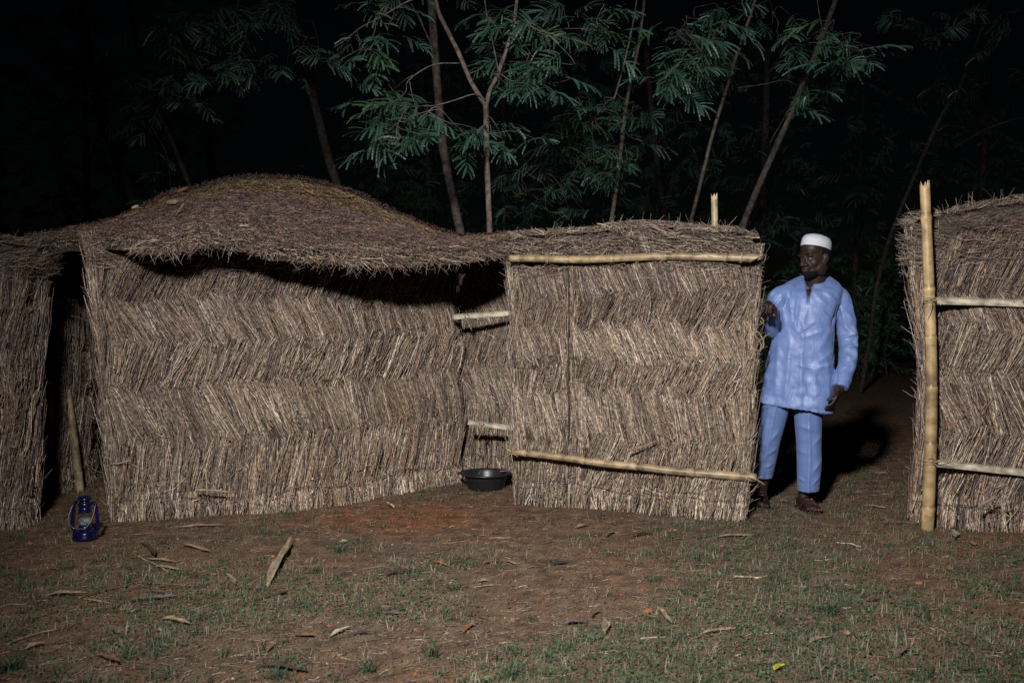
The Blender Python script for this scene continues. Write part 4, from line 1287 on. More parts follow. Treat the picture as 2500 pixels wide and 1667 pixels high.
# legs and feet
HIP_R, KNE_R, ANK_R = U(1905, 985, 6.47), U(1874, 1085, 6.50), U(1860, 1196, 6.585)
HIP_L, KNE_L, ANK_L = U(1972, 985, 6.45), U(1974, 1085, 6.42), U(1962, 1205, 6.44)
for a, b, c in ((HIP_R, KNE_R, ANK_R), (HIP_L, KNE_L, ANK_L)):
    cap_tube(body, [a, (a + b) / 2, b], [.075, .065, .052], 16); cap_tube(body, [b, b * .6 + c * .4, c], [.052, .05, .034], 16)
def hand(W, D, Nn, S, curl, thumb=(.75, .75, .25), sc=1.0, spread=.02, tcurl=.35):
    """palm + four fingers + thumb; D finger direction, Nn palm-facing direction, S thumb side"""
    D = unit(np.array(D, float)); S = np.array(S, float); S = unit(S - D * (S @ D)); Nn_ = np.cross(D, S)
    Nn_ = Nn_ if Nn_ @ np.array(Nn, float) > 0 else -Nn_
    Mx = np.stack([S, Nn_, D], 1)
    body.ell(W + D * .048 * sc, (.040 * sc, .017 * sc, .056 * sc), Mx, 18, 12)
    body.ell(W + D * .030 * sc + S * .022 * sc + Nn_ * .008 * sc, (.022 * sc, .016 * sc, .034 * sc), Mx, 14, 10)
    cap_tube(body, [W - D * .03 * sc, W + D * .02 * sc], [.026 * sc, .030 * sc], 14)
    tips = []
    for k, (off, l) in enumerate(((.031, .92), (.0105, 1.0), (-.0105, .95), (-.0305, .78))):
        p = W + D * (.088 - .006 * abs(k - 1)) * sc + S * off * sc
        a = 0.0; pts = [p - D * .02 * sc, p]; dirs = None
        for j, seg in enumerate((.043, .027, .021)):
            a += R(curl[j]) * (1 + .06 * (k - 1.5))
            d = D * math.cos(a) + Nn_ * math.sin(a) + S * spread * (1.5 - k)
            p = p + d * seg * l * sc; pts.append(p)
        cap_tube(body, pts, np.array([.0095, .0098, .0090, .0082, .0068]) * sc, 10)
        for q in pts[1:-1]: body.ell(q, (.0098 * sc,) * 3, None, 10, 8)
        tips.append(pts[-1])
    t0 = W + D * .028 * sc + S * .030 * sc
    td = unit(D * thumb[0] + S * thumb[1] + Nn_ * thumb[2]); t1 = t0 + td * .042 * sc
    td2 = unit(td + (D * .5 + Nn_ * .5 - S * .6) * tcurl); t2 = t1 + td2 * .032 * sc; td3 = unit(td2 + (Nn_ * .3 - S * .5) * tcurl); t3 = t2 + td3 * .022 * sc
    cap_tube(body, [t0, t1, t2, t3], np.array([.0145, .0115, .0105, .0085]) * sc, 10)
    return t3, td3
tR, tdR = hand(U(1875, 747, 6.235), (-.38, -.92, .06), (0, 0, -1), (1, -.3, -.15), (72, 88, 60), (.85, .55, .5), 1.16, tcurl=.5)
tL, tdL = hand(LWR, (-.34, -.22, -1), (-.9, .35, .1), (-.45, -.9, 0), (18, 24, 16), (.85, .35, .35), 1.0)
def foot(ank, toe_dir, ln=.255):
    f = unit(np.array([toe_dir[0], toe_dir[1], 0.0])); s = np.array([f[1], -f[0], 0]); g = np.array([ank[0], ank[1], 0.0])
    Mx = np.stack([s, f, UPV], 1); h = g + f * -.035
    body.ell(h + UPV * .042, (.033, .042, .040), Mx, 16, 10)
    body.ell(g + f * .05 + UPV * .05, (.036, .085, .036), Mx, 16, 10)
    body.ell(g + f * .11 + UPV * .034, (.046, .065, .024), Mx, 16, 10)
    cap_tube(body, [np.array(ank), g + UPV * .06], [.035, .036], 14)
    toes = []
    for k in range(5):
        off = (-.034 + .0175 * k); L_ = (.172, .176, .168, .157, .143)[k]; r = (.0145, .0105, .0098, .0092, .0088)[k]
        a = g + f * .12 + s * off + UPV * .030; b = g + f * (L_ - .01) + s * off * 1.05 + UPV * (.030 if k else .028); c = g + f * L_ + s * off * 1.08 + UPV * .024
        cap_tube(body, [a, b, c], [r * 1.05, r, r * .95], 10); toes.append((c, r))
    return g, f, s, toes
gL, fL, sL, toesL = foot(ANK_L, (.16, -1))
gR, fR, sR, toesR = foot(ANK_R, (-.25, -1))
Vb, Fb, Nb, Eb = remeshed(body, .0034)
Vs_ = smooth_v(Vb, Eb, 9, .5); hd_ = sstep(.13, .11, np.linalg.norm(Vb - HC, axis=1))[:, None]
Vb = smooth_v(Vb, Eb, 3, .45) * (1 - hd_) + Vs_ * hd_
mesh_arr('body', Vb, Fb, M_SKIN, man)

# eyes, lips, brows, nails
for s in (-1, 1):
    e = MB().ell(H((s * .030, .0775, -.0025)), (.0115, .0105, .0085), HMs, 16, 12).build('eye', M_EYE, man)
    MB().ell(H((s * .030 - .002, .0872, -.0022)), (.0052, .003, .0055), HMs, 12, 8).build('iris', M_IRIS, e)
    MB().tube([H((s * .012, .0955, .022)), H((s * .030, .0965, .029)), H((s * .050, .080, .024))], [.0022, .003, .0012], 8).build('eyebrow', M_HAIR, man)
MB().ell(H((0, .0985, -.0635)), (.0220, .009, .0066), HMs).build('lip', M_LIP, man)
MB().ell(H((0, .0970, -.0765)), (.0200, .0095, .0076), HMs).build('lip', M_LIP, man)
MB().ell(tR - tdR * .002 + np.array([0, -.005, .002]), (.0075, .006, .008)).build('nail', M_NAIL, man)
for k, (c, r) in enumerate(toesL):
    MB().ell(c + UPV * r * .45 + fL * r * .25, (r * .62, r * .8, r * .45), np.stack([sL, fL, UPV], 1), 12, 8).build('nail', M_NAIL, man)
# beard and hair: thin shells just off the skin
def shell(parts, keep, name):
    m = MB()
    for c, r in parts: m.ell(np.array(c, float), r, None, 34, 24)
    V = np.concatenate(m.V); F = [f for f in m.F if keep(V[list(f)].mean(0))]
    used = sorted({i for f in F for i in f}); mp = {j: i for i, j in enumerate(used)}
    V = V[used]; F = [tuple(mp[i] for i in f) for f in F]
    V = V * (1 + .035 * (vnoise(V * 160)[:, None] - .5))
    return mesh_py(name, HC + (V * HS) @ HM.T, F, M_HAIR, man)
shell([((0, .034, -.0735), (.0575, .0525, .0505)), ((0, .066, -.1005), (.0285, .0265, .0245)), ((0, .05, -.0925), (.0465, .0425, .0305))], lambda p: p[2] < -.078 - .0 * p[1] or (p[2] < -.03 and p[1] < .045), 'beard')
shell([((0, .0905, -.0505), (.029, .0155, .0060))], lambda p: p[1] > .085, 'moustache')
shell([((0, -.020, .034), (.0785, .100, .088))], lambda p: p[1] < .012 and p[2] > -.055 + .25 * max(p[1], -.2) and not (abs(p[0]) > .05 and p[2] < .0 and p[1] > -.04), 'hair')

# ---- cap: stitched band and soft crown
tilt = Matrix.Rotation(R(16), 3, 'X')
TM = np.array(tilt)
def cap_part(prof, name, mat, parent, rx=.0815, ry=.103):
    m = MB(); m.lathe(prof, (0, 0, 0), 48, rx, ry)
    V = np.concatenate(m.V); V = V + .0016 * (vnoise(V * 70)[:, None] - .5)
    V = V @ TM.T + np.array([0, -.020, .078])
    return mesh_py(name, HC + (V * HS) @ HM.T, m.F, mat, parent)
capb = cap_part([(1.0, -.024), (1.012, -.020), (1.015, -.01), (1.0, .012), (.975, .026), (.955, .0275), (.945, .020), (.95, -.02), (1.0, -.024)], 'cap', M_CAP, man)
cap_part([(.955, .0255), (.94, .034), (.84, .046), (.60, .055), (.28, .059), (.001, .060)], 'crown', M_CAPTOP, capb)

# ---- tunic
tun = MB()
rows = []
for (y, xl, xr, hd, tl, d) in ((680, 1958, 2022, .080, 0, 6.465), (684, 1940, 2034, .088, 0, 6.462), (694, 1917, 2048, .096, 0, 6.455), (707, 1904, 2054, .107, 0, 6.45), (728, 1899, 2050, .118, 0, 6.445), (762, 1898, 2040, .130, 0, 6.44),
                            (810, 1893, 2034, .135, 0, 6.44), (860, 1880, 2034, .138, 0, 6.44), (910, 1868, 2035, .142, -.04, 6.445), (960, 1857, 2036, .150, -.09, 6.45), (995, 1850, 2034, .156, -.135, 6.455)):
    rows.append(((xl + xr) / 2, y, d, (xr - xl) / 2 * PX, hd, tl, .040 * float(sstep(725, 682, y))))
inner = [(rows[-1][0], 994, rows[-1][2], rows[-1][3] - .014, rows[-1][4] - .014, rows[-1][5]), (rows[-2][0], 950, rows[-2][2], rows[-2][3] - .016, rows[-2][4] - .016, rows[-2][5])]
rings(tun, rows + inner, 48, 2.25)
def sleeve(P, r, S=20):
    cap_tube(tun, catmull(P, 24), np.interp(np.linspace(0, 1, 24), np.linspace(0, 1, len(r)), r), S)
sleeve([U(2026, 714, 6.45), U(2050, 728, 6.45), U(2062, 770, 6.44), U(2071, 830, 6.42), U(2068, 885, 6.35), U(2057, 922, 6.30)], [.058, .064, .063, .060, .057, .054])
sleeve([U(1925, 716, 6.45), U(1897, 732, 6.45), U(1886, 770, 6.46), U(1884, 803, 6.44)], [.066, .068, .064, .058])
sleeve([U(1884, 803, 6.44), U(1882, 780, 6.36), U(1879, 752, 6.29)], [.058, .056, .051])
# flat cuff ends
def cuff(a, b, r0, r1):
    tun.tube([np.array(a), np.array(b)], [r0, r1], 24)
cuff(U(2059, 918, 6.305), U(2051, 947, 6.275), .055, .0535)
Vt, Ft, Nt, Et = remeshed(tun, .0052)
Vt = smooth_v(Vt, Et, 6, .5)
def to_px(V):
    s, c = math.sin(PITCH), math.cos(PITCH); z = V[:, 2] - CAM_H
    dep = V[:, 1] * c - z * s; up_ = V[:, 1] * s + z * c
    return 1250 + FPX * V[:, 0] / dep, 833.5 - FPX * up_ / dep
def normals(V, F):
    n = np.cross(V[F[:, 1]] - V[F[:, 0]], V[F[:, 2]] - V[F[:, 0]]); out = np.zeros_like(V)
    for k in range(4):
        for a in range(3): out[:, a] += np.bincount(F[:, k], n[:, a], len(V))
    return unit(out)
def creases(V, Nn_, segs):
    """each: x0,y0,x1,y1,width px,height m — raised folds (or dents) along the front of the cloth"""
    x, y = to_px(V); fr = sstep(-.1, .5, -(Nn_ @ VIEW)); dsp = np.zeros(len(V))
    for (x0, y0, x1, y1, w, h) in segs:
        ax, ay = x1 - x0, y1 - y0; L2 = ax * ax + ay * ay
        t = ((x - x0) * ax + (y - y0) * ay) / L2
        tc = np.clip(t, 0, 1); px_, py_ = x - x0 - tc * ax, y - y0 - tc * ay
        sgn = (px_ * ay - py_ * ax) / math.sqrt(L2)
        dd = np.sqrt(px_ ** 2 + py_ ** 2)
        prof = np.exp(-(dd / w) ** 2) * (1 + .6 * np.tanh(sgn / w * 2)) * (.35 + .65 * np.sin(np.clip(t, .02, .98) * math.pi))
        dsp += h * prof * fr
    return dsp
Nt = normals(Vt, Ft)
if (Nt @ -VIEW)[np.argmin(Vt @ VIEW)] < 0: Nt = -Nt
xp, yp = to_px(Vt)
fold = [(1952, 812, 1988, 788, 4, .007), (1962, 826, 2020, 806, 6, .004), (1948, 720, 1940, 800, 6, .006), (1925, 715, 1932, 780, 6, .006), (1962, 740, 1955, 860, 8, .004),
        (1990, 720, 2045, 780, 9, .008), (2010, 710, 2050, 750, 7, .007), (1905, 720, 1915, 800, 7, .008), (1945, 892, 1990, 902, 5, .006), (1990, 903, 2035, 888, 6, .007),
        (2030, 790, 2000, 850, 10, .008), (2034, 850, 2000, 880, 9, .006), (1900, 820, 1890, 960, 9, .007), (1925, 840, 1912, 985, 10, .007), (1955, 860, 1952, 1000, 9, .006), (1985, 900, 1990, 1005, 9, .007), (2015, 880, 2022, 1005, 9, .008),
        (2062, 800, 2098, 830, 6, .010), (2060, 825, 2098, 812, 5, .008), (2060, 850, 2095, 845, 6, .010), (2058, 868, 2090, 880, 6, .008), (2055, 900, 2080, 890, 5, .006), (2060, 760, 2085, 790, 7, .008), (2075, 730, 2088, 790, 6, .006), (2048, 740, 2065, 800, 6, .008),
        (1880, 740, 1900, 720, 4, .006), (1878, 725, 1895, 705, 4, .006), (1890, 760, 1906, 730, 5, .007), (1930, 700, 1910, 715, 5, .004), (2010, 702, 2040, 712, 5, .004), (2046, 748, 2030, 800, 5, -.020), (2036, 800, 2040, 940, 3.5, -.018), (2030, 770, 2010, 745, 5, -.008), (1972, 742, 1967, 775, 2.2, .002)]
q = np.stack([Vt @ SIDE * 9, Vt @ VIEW * 9, Vt[:, 2] * 2.2], -1)
q2 = np.stack([(Vt @ SIDE) * 14 + Vt[:, 2] * 10, Vt @ VIEW * 12, Vt[:, 2] * 12 - (Vt @ SIDE) * 8], -1)
low = sstep(.95, 1.25, 2.2 - Vt[:, 2])
dsp = creases(Vt, Nt, fold) + (vnoise(q) - .5) * .014 * (.4 + .6 * low) + (vnoise(q2) - .5) * .005 + (vnoise(q2 * 2.3) - .5) * .004
collar = sstep(690, 705, yp); dsp *= collar
# neck slit
sl = np.exp(-((xp - (1975 - (yp - 705) * .06)) / np.maximum(1.2, 8.0 - (yp - 698) * .19)) ** 4) * (yp < 738) * (yp > 676) * ((Nt @ VIEW) < 0)
dsp -= .030 * sl
Vt = Vt + Nt * dsp[:, None]
Vt = smooth_v(Vt, Et, 1, .4)
mesh_arr('tunic', Vt, Ft, M_DAMASK, man)

# ---- trousers
tr = MB()
def leg_rows(pts, S=32):
    V = []; n = len(pts)
    for (x, y, d, hw, hd) in pts:
        c = U(x, y, d)
        for k in range(S):
            th = 2 * math.pi * k / S; cs, sn = math.cos(th), math.sin(th)
            crease = .012 * math.exp(-((th - 1.5 * math.pi) / .16) ** 2)
            V.append(c + SIDE * hw * cs + VIEW * (hd * sn - crease))
    F = [(i * S + k, i * S + (k + 1) % S, (i + 1) * S + (k + 1) % S, (i + 1) * S + k) for i in range(n - 1) for k in range(S)]
    F.append(tuple(range(S - 1, -1, -1))); F.append(tuple((n - 1) * S + k for k in range(S)))
    tr.add(V, F)
leg_rows([(1905, 950, 6.46, .088, .105), (1893, 1000, 6.47, .085, .10), (1876, 1080, 6.49, .072, .088), (1868, 1130, 6.53, .066, .08), (1863, 1166, 6.565, .060, .074), (1863, 1164, 6.565, .050, .064), (1868, 1135, 6.54, .050, .064)])
leg_rows([(1968, 950, 6.45, .092, .105), (1974, 1000, 6.44, .090, .10), (1976, 1080, 6.43, .081, .09), (1976, 1140, 6.42, .075, .082), (1973, 1198, 6.42, .069, .076), (1973, 1196, 6.42, .058, .065), (1975, 1160, 6.42, .058, .065)])
tr.ell(U(1940, 950, 6.455), (.17, .115, .10), np.stack([SIDE, VIEW, UPV], 1))
Vp, Fp, Np, Ep = remeshed(tr, .0052)
Vp = smooth_v(Vp, Ep, 2, .4)
Np = normals(Vp, Fp)
if (Np @ -VIEW)[np.argmin(Vp @ VIEW)] < 0: Np = -Np
q = np.stack([Vp @ SIDE * 7, Vp @ VIEW * 7, Vp[:, 2] * 7], -1)
fold2 = [(1950, 1040, 1990, 1055, 6, .006), (2005, 1060, 1985, 1085, 7, .006), (1948, 1100, 1972, 1110, 6, .005), (2003, 1120, 1984, 1150, 6, .007), (2000, 1160, 1985, 1180, 4, .006), (1948, 1165, 1962, 1175, 4, .006), (1952, 1080, 1970, 1070, 6, .004),
         (1900, 1050, 1880, 1075, 6, .006), (1895, 1090, 1872, 1110, 6, .006), (1885, 1130, 1868, 1140, 5, .006)]
Vp = Vp + Np * (creases(Vp, Np, fold2) + (vnoise(q) - .5) * .012)[:, None]
mesh_arr('trousers', Vp, Fp, M_TROUSER, man)

# ---- sandals
for (g, f, s, toes) in ((gL, fL, sL, toesL), (gR, fR, sR, toesR)):
    n = 24; V = []; prof = [( -.075, .028), (-.05, .036), (0, .033), (.06, .040), (.12, .050), (.16, .047), (.185, .028)]
    out = [g + f * a - s * w for a, w in prof] + [g + f * a + s * w for a, w in prof[::-1]]
    k = len(out); V = [p + UPV * .003 for p in out] + [p + UPV * .013 for p in out]
    F = [tuple(range(k - 1, -1, -1)), tuple(range(k, 2 * k))] + [(i, (i + 1) % k, k + (i + 1) % k, k + i) for i in range(k)]
    sdl = mesh_py('sandal', V, F, M_SANDAL, man, False)
    MB().tube(catmull([g + f * .045 - s * .044 + UPV * .012, g + f * .075 - s * .03 + UPV * .074, g + f * .09 + UPV * .079, g + f * .075 + s * .03 + UPV * .074, g + f * .045 + s * .044 + UPV * .012], 18), .010, 10, sx=.45).build('strap', M_SANDAL, sdl)
    MB().tube(catmull([g + f * .09 - s * .008 + UPV * .080, g + f * .125 - s * .014 + UPV * .062, g + f * .150 - s * .018 + UPV * .030, g + f * .152 - s * .018 + UPV * .012], 14), .009, 10).build('toe_strap', M_SANDAL, sdl)
    MB().ell(g + f * .102 - s * .006 + UPV * .083, (.006, .006, .005), None, 10, 8).build('buckle', M_METAL, sdl)
# ------------------------------------------------------------------ black plastic basin
M_PLASTIC = plain('black_plastic', (.012, .012, .014), .38, .5, (.016, .016, .018), 30, .03)
bc = G(1186, 1190); bc[1] = 7.17; bc[0] = (1186 - 1250) / FPX * 7.17
basin = empty('basin', bc * [1, 1, 0], 'black plastic basin on the ground in the recess', 'basin')
zb = float(gz(bc[0], bc[1]))
MB().lathe([(.001, .004), (.125, .004), (.133, .010), (.150, .085), (.157, .112), (.162, .118), (.186, .121), (.189, .116), (.189, .110), (.184, .110), (.184, .114), (.166, .112), (.160, .104), (.153, .085), (.130, .014), (.001, .010)], (bc[0], bc[1], zb), 56).build('tub', M_PLASTIC, basin)
for s in (-1, 1):
    MB().ell(bc + [s * .190, 0, .116 + zb], (.018, .042, .0045), None, 20, 8).build('handle', M_PLASTIC, basin)
MB().tube([bc + [-.05, -.12, .125 + zb], bc + [-.03, .16, .127 + zb]], .0014, 5).build('straw', M_CORD, basin)
MB().tube([bc + [.10, .02, .124 + zb], bc + [.185, .05, .124 + zb]], .0025, 5).build('straw', M_CORD, basin)

# ------------------------------------------------------------------ blue hurricane lantern
M_BLUE = plain('blue_enamel', (.0045, .005, .034), .2, .5, (.005, .005, .038), 12)
M_BAIL = plain('steel_wire', (.22, .22, .23), .45, .4, None, 20, 0, .5)
def glass():
    m, nt, bs = new_mat('lantern_glass')
    bs.inputs['Base Color'].default_value = (.02, .02, .02, 1); bs.inputs['Roughness'].default_value = .03
    tr = N(nt, 'ShaderNodeBsdfTransparent'); ms = N(nt, 'ShaderNodeMixShader'); ms.inputs[0].default_value = .07
    nt.links.new(tr.outputs[0], ms.inputs[1]); nt.links.new(bs.outputs[0], ms.inputs[2]); nt.links.new(ms.outputs[0], nt.nodes['Material Output'].inputs[0])
    return m
M_GLASS = glass(); M_FROST = plain('frosted_globe', (.27, .29, .27), .6, .3, (.22, .24, .22), 15)
lc = G(199, 1326); lc[1] += .05
zl = float(gz(lc[0], lc[1]))
lan = empty('lantern', lc * [1, 1, 0], 'dark blue hurricane lantern standing on the ground at the doorway', 'lantern')
LZ = lambda p: lc + np.array([p[0], p[1], p[2] + zl])
c0 = (lc[0], lc[1], zl)
MB().lathe([(.001, .003), (.066, .003), (.0695, .008), (.0695, .018), (.066, .024), (.0665, .040), (.062, .049), (.050, .056), (.036, .060), (.034, .066), (.001, .066)], c0, 40).build('tank', M_BLUE, lan)
MB().lathe([(.032, .062), (.036, .066), (.036, .074), (.030, .080), (.026, .088), (.001, .088)], c0, 32).build('burner', M_BLUE, lan)
fr = MB().lathe([(.028, .086), (.033, .094), (.034, .106), (.030, .120), (.022, .122), (.001, .122)], c0, 32).build('candle', M_FROST, lan)
MB().lathe([(.030, .082), (.040, .100), (.043, .118), (.040, .140), (.031, .158), (.029, .158), (.038, .140), (.041, .118), (.038, .100), (.028, .083)], c0, 36).build('globe', M_GLASS, lan)
MB().lathe([(.026, .152), (.036, .154), (.037, .160), (.033, .166), (.035, .172), (.034, .178), (.030, .182), (.034, .186), (.036, .192), (.036, .204), (.030, .211), (.024, .216), (.026, .220), (.038, .224), (.040, .229), (.038, .236), (.026, .243), (.001, .245)], c0, 36).build('chimney', M_BLUE, lan)
lanR = R(-8)
ca, sa = math.cos(lanR), math.sin(lanR)
for s in (-1, 1):
    P = [(s * .050, 0, .050), (s * .068, 0, .056), (s * .077, 0, .074), (s * .074, 0, .12), (s * .068, 0, .170), (s * .064, 0, .196), (s * .054, 0, .208), (s * .034, 0, .202)]
    P = [LZ((p[0] * ca, p[0] * sa, p[2])) for p in P]
    MB().tube(catmull(P, 30), np.interp(np.linspace(0, 1, 30), [0, .25, 1], [.0105, .0115, .0085]), 14, ref=(.1, 1, .05)).build('side_tube', M_BLUE, lan)
    MB().ell(LZ((s * .067 * ca, s * .067 * sa - .006, .200)), (.008, .006, .008), None, 12, 8).build('bail_lug', M_BLUE, lan)
P = [(-.067, -.01, .198), (-.078, -.035, .15), (-.074, -.058, .11), (-.04, -.072, .082), (0, -.076, .076), (.035, -.072, .082), (.058, -.055, .115), (.066, -.03, .155), (.067, -.01, .198)]
MB().tube(catmull([LZ((p[0] * ca, p[0] * sa + p[1], p[2])) for p in P], 50), .0021, 6).build('bail', M_BAIL, lan)
for s in (-1, 1):
    MB().tube(catmull([LZ((-s * .040, -.030, .09)), LZ((0, -.047, .120)), LZ((s * .036, -.028, .152))], 16), .0013, 5).build('guard_wire', M_WIRE, lan)
MB().tube([LZ((.05, 0, .07)), LZ((.053, -.008, .10))], .003, 6).build('wick_lever', M_BLUE, lan)

# ------------------------------------------------------------------ ground cover
rng = np.random.default_rng(31)
def bare(x, y):
    """0 bare soil .. 1 well grown"""
    n = n2(x, y, 1.1, 21) * .6 + n2(x, y, 3.3, 22) * .4
    g = .06 + .94 * sstep(.44, .62, n + .05 * sstep(-1.5, .3, x) * sstep(5.8, 4.8, y))
    g = g * (1 - .9 * sstep(1.1, .3, np.hypot((x + .65) / 1.2, (y - 6.2) / .85)))      # trampled red patch before the hut
    g = g * (1 - .55 * sstep(-1.0, -2.6, x) * sstep(4.0, 5.5, y))
    g = g * (1 - .8 * sstep(7.4, 9.5, y))
    return g
WALL_PTS = np.concatenate([mainW.P, recW.P, cpW.P, rpW.P, lpW.P, sdW.P])
def spread_pts(n, d0=2.9, d1=9.5):
    d = d0 + (d1 - d0) * rng.random(n) ** 1.5
    x = (rng.random(n) * 2 - 1) * (d * .58 + .4)
    return x, d
def blades(n, hmin, hmax, wd, cols, name, label, flat=.25, thr=1.0, seg=2):
    x, y = spread_pts(n); k = rng.random(n) < bare(x, y) ** thr * .92 + .06
    x, y = x[k], y[k]; n = len(x)
    # tussocks: pull towards clump centres
    h = rng.uniform(hmin, hmax, n) * (.6 + .8 * n2(x, y, 5, 33))
    az = rng.random(n) * 6.283; lean = np.abs(rng.normal(flat, .5, n)) + .1
    b = np.stack([x, y, gz(x, y) - .002], -1); dr = np.stack([np.cos(az), np.sin(az), np.zeros(n)], -1)
    sd = np.stack([-np.sin(az + rng.normal(0, .6, n)), np.cos(az + rng.normal(0, .6, n)), np.zeros(n)], -1) * (wd * rng.uniform(.6, 1.3, n))[:, None]
    m = b + dr * (h * np.sin(lean) * .4)[:, None] + UPV * (h * np.cos(lean) * .6)[:, None]
    t = b + dr * (h * np.sin(lean) * 1.0)[:, None] + UPV * (h * np.maximum(np.cos(lean * 1.35), -.1) * .95 + .004)[:, None]
    V = np.stack([b - sd, b + sd, m - sd * .8, m + sd * .8, t - sd * .1, t + sd * .1], 1).reshape(-1, 3)
    i = np.arange(n)[:, None] * 6
    F = np.concatenate([i + [0, 1, 3, 2], i + [2, 3, 5, 4]])
    ci = rng.integers(len(cols), size=n); Cc = np.array(cols)[ci] * rng.uniform(.7, 1.25, (n, 1))
    o = mesh_arr(name, V, F, M_GRASS, None, np.repeat(Cc, 6, 0), smooth=False)
    return tag(o, label, None, None, 'stuff')
blades(150000, .010, .040, .0014, [(.08, .11, .062), (.065, .10, .055), (.10, .115, .07), (.18, .15, .10), (.22, .19, .13)], 'grass', 'thin short green grass over the red soil')
blades(50000, .015, .055, .0012, [(.24, .195, .125), (.18, .145, .095), (.30, .25, .17)], 'dry_grass', 'dry bleached grass blades lying in the turf', .9, .6)
def tussocks(n, per=16):
    x, y = spread_pts(n); k = rng.random(n) < .15 + .85 * bare(x, y); x, y = np.repeat(x[k], per), np.repeat(y[k], per); n = len(x)
    sz = np.repeat(rng.uniform(.5, 1.3, n // per), per)
    x = x + rng.normal(0, .016, n) * sz; y = y + rng.normal(0, .016, n) * sz
    h = rng.uniform(.02, .065, n) * sz; az = rng.random(n) * 6.283; lean = rng.uniform(.3, 1.45, n)
    b = np.stack([x, y, gz(x, y) - .002], -1); dr = np.stack([np.cos(az), np.sin(az), 0 * az], -1)
    sd = np.stack([-np.sin(az), np.cos(az), 0 * az], -1) * (.0019 * rng.uniform(.6, 1.3, n))[:, None]
    m = b + dr * (h * np.sin(lean) * .45)[:, None] + UPV * (h * np.cos(lean) * .65)[:, None]
    t = b + dr * (h * np.sin(lean))[:, None] + UPV * (h * np.maximum(np.cos(lean * 1.3), .0) * .9 + .004)[:, None]
    V = np.stack([b - sd, b + sd, m - sd * .8, m + sd * .8, t - sd * .1, t + sd * .1], 1).reshape(-1, 3)
    i = np.arange(n)[:, None] * 6; F = np.concatenate([i + [0, 1, 3, 2], i + [2, 3, 5, 4]])
    kind = np.repeat(rng.random(n // per), per)[:, None]
    Cc = np.where(kind < .78, np.array([[.055, .095, .045]]), np.array([[.26, .21, .14]])) * rng.uniform(.65, 1.3, (n, 1))
    tag(mesh_arr('grass_tussocks', V, F, M_GRASS, None, np.repeat(Cc, 6, 0), smooth=False), 'small uneven grass tussocks dotted over the yard', None, None, 'stuff')
tussocks(2000)
def clover(n):
    x, y = spread_pts(n); k = rng.random(n) < bare(x, y) ** 1.2; x, y = x[k], y[k]; n = len(x)
    r = rng.uniform(.003, .0095, n); az = rng.random(n) * 6.28; tl = rng.normal(0, .35, n)
    c = np.stack([x, y, gz(x, y) + rng.uniform(.006, .022, n)], -1)
    a = np.stack([np.cos(az), np.sin(az), np.sin(tl) * .6], -1) * r[:, None]; b = np.stack([-np.sin(az), np.cos(az), np.sin(tl * 2) * .5], -1) * r[:, None] * .75
    V = np.stack([c - a, c - b * .9 + a * .2, c + a, c + b * .9 + a * .2], 1).reshape(-1, 3)
    F = np.arange(n * 4).reshape(-1, 4)
    Cc = np.array([(.055, .125, .055), (.07, .14, .06), (.05, .10, .045), (.10, .15, .06)])[rng.integers(4, size=n)] * rng.uniform(.7, 1.3, (n, 1))
    tag(mesh_arr('ground_weeds', V, F, M_GRASS, None, np.repeat(Cc, 4, 0), smooth=False), 'tiny creeping weeds spread over the soil', None, None, 'stuff')
clover(85000)
def litter(n):
    x, y = spread_pts(n)
    ln = rng.uniform(.01, .06, n) * np.where(rng.random(n) < .08, 2.5, 1); az = rng.normal(.2, .9, n)
    b = np.stack([x, y, gz(x, y) + .003], -1); e = b + np.stack([np.cos(az) * ln, np.sin(az) * ln, rng.uniform(0, .008, n)], -1)
    e[:, 2] = gz(e[:, 0], e[:, 1]) + rng.uniform(.002, .010, n)
    col = straw_col(n, rng, -.3) * .85; sel = rng.random(n) < .25; col[sel] = np.array([.17, .085, .05])
    r = rng.uniform(.0006, .0021, n)
    V, F, Cc = stalk_arr(b, e, r, r * .7, rng.normal(0, .003, (n, 3)), col, rng=rng)
    tag(mesh_arr('straw_litter', V, F, M_STRAW, None, Cc), 'scattered bits of straw and chaff on the ground', None, None, 'stuff')
litter(34000)
def crumbs(n):
    x, y = spread_pts(n); r = rng.uniform(.002, .006, n) * np.where(rng.random(n) < .04, 2.2, 1)
    c = np.stack([x, y, gz(x, y) + r * .3], -1)
    dirs = np.array([[1, 0, 0], [0, 1, 0], [-1, 0, 0], [0, -1, 0], [0, 0, 1.]])
    V = c[:, None, :] + dirs[None] * (r[:, None] * rng.uniform(.6, 1.2, (n, 5)))[:, :, None]
    i = np.arange(n)[:, None] * 5
    F = np.concatenate([i + [0, 1, 4], i + [1, 2, 4], i + [2, 3, 4], i + [3, 0, 4]])
    Cc = np.array([(.25, .10, .05), (.2, .10, .06), (.16, .10, .07), (.4, .33, .27)])[rng.choice(4, n, p=[.4, .35, .22, .03])] * rng.uniform(.7, 1.2, (n, 1))
    tag(mesh_arr('soil_crumbs', V.reshape(-1, 3), F, M_LITTER, None, np.repeat(Cc, 5, 0), smooth=False), 'loose crumbs of red laterite soil and grit', None, None, 'stuff')
crumbs(26000)

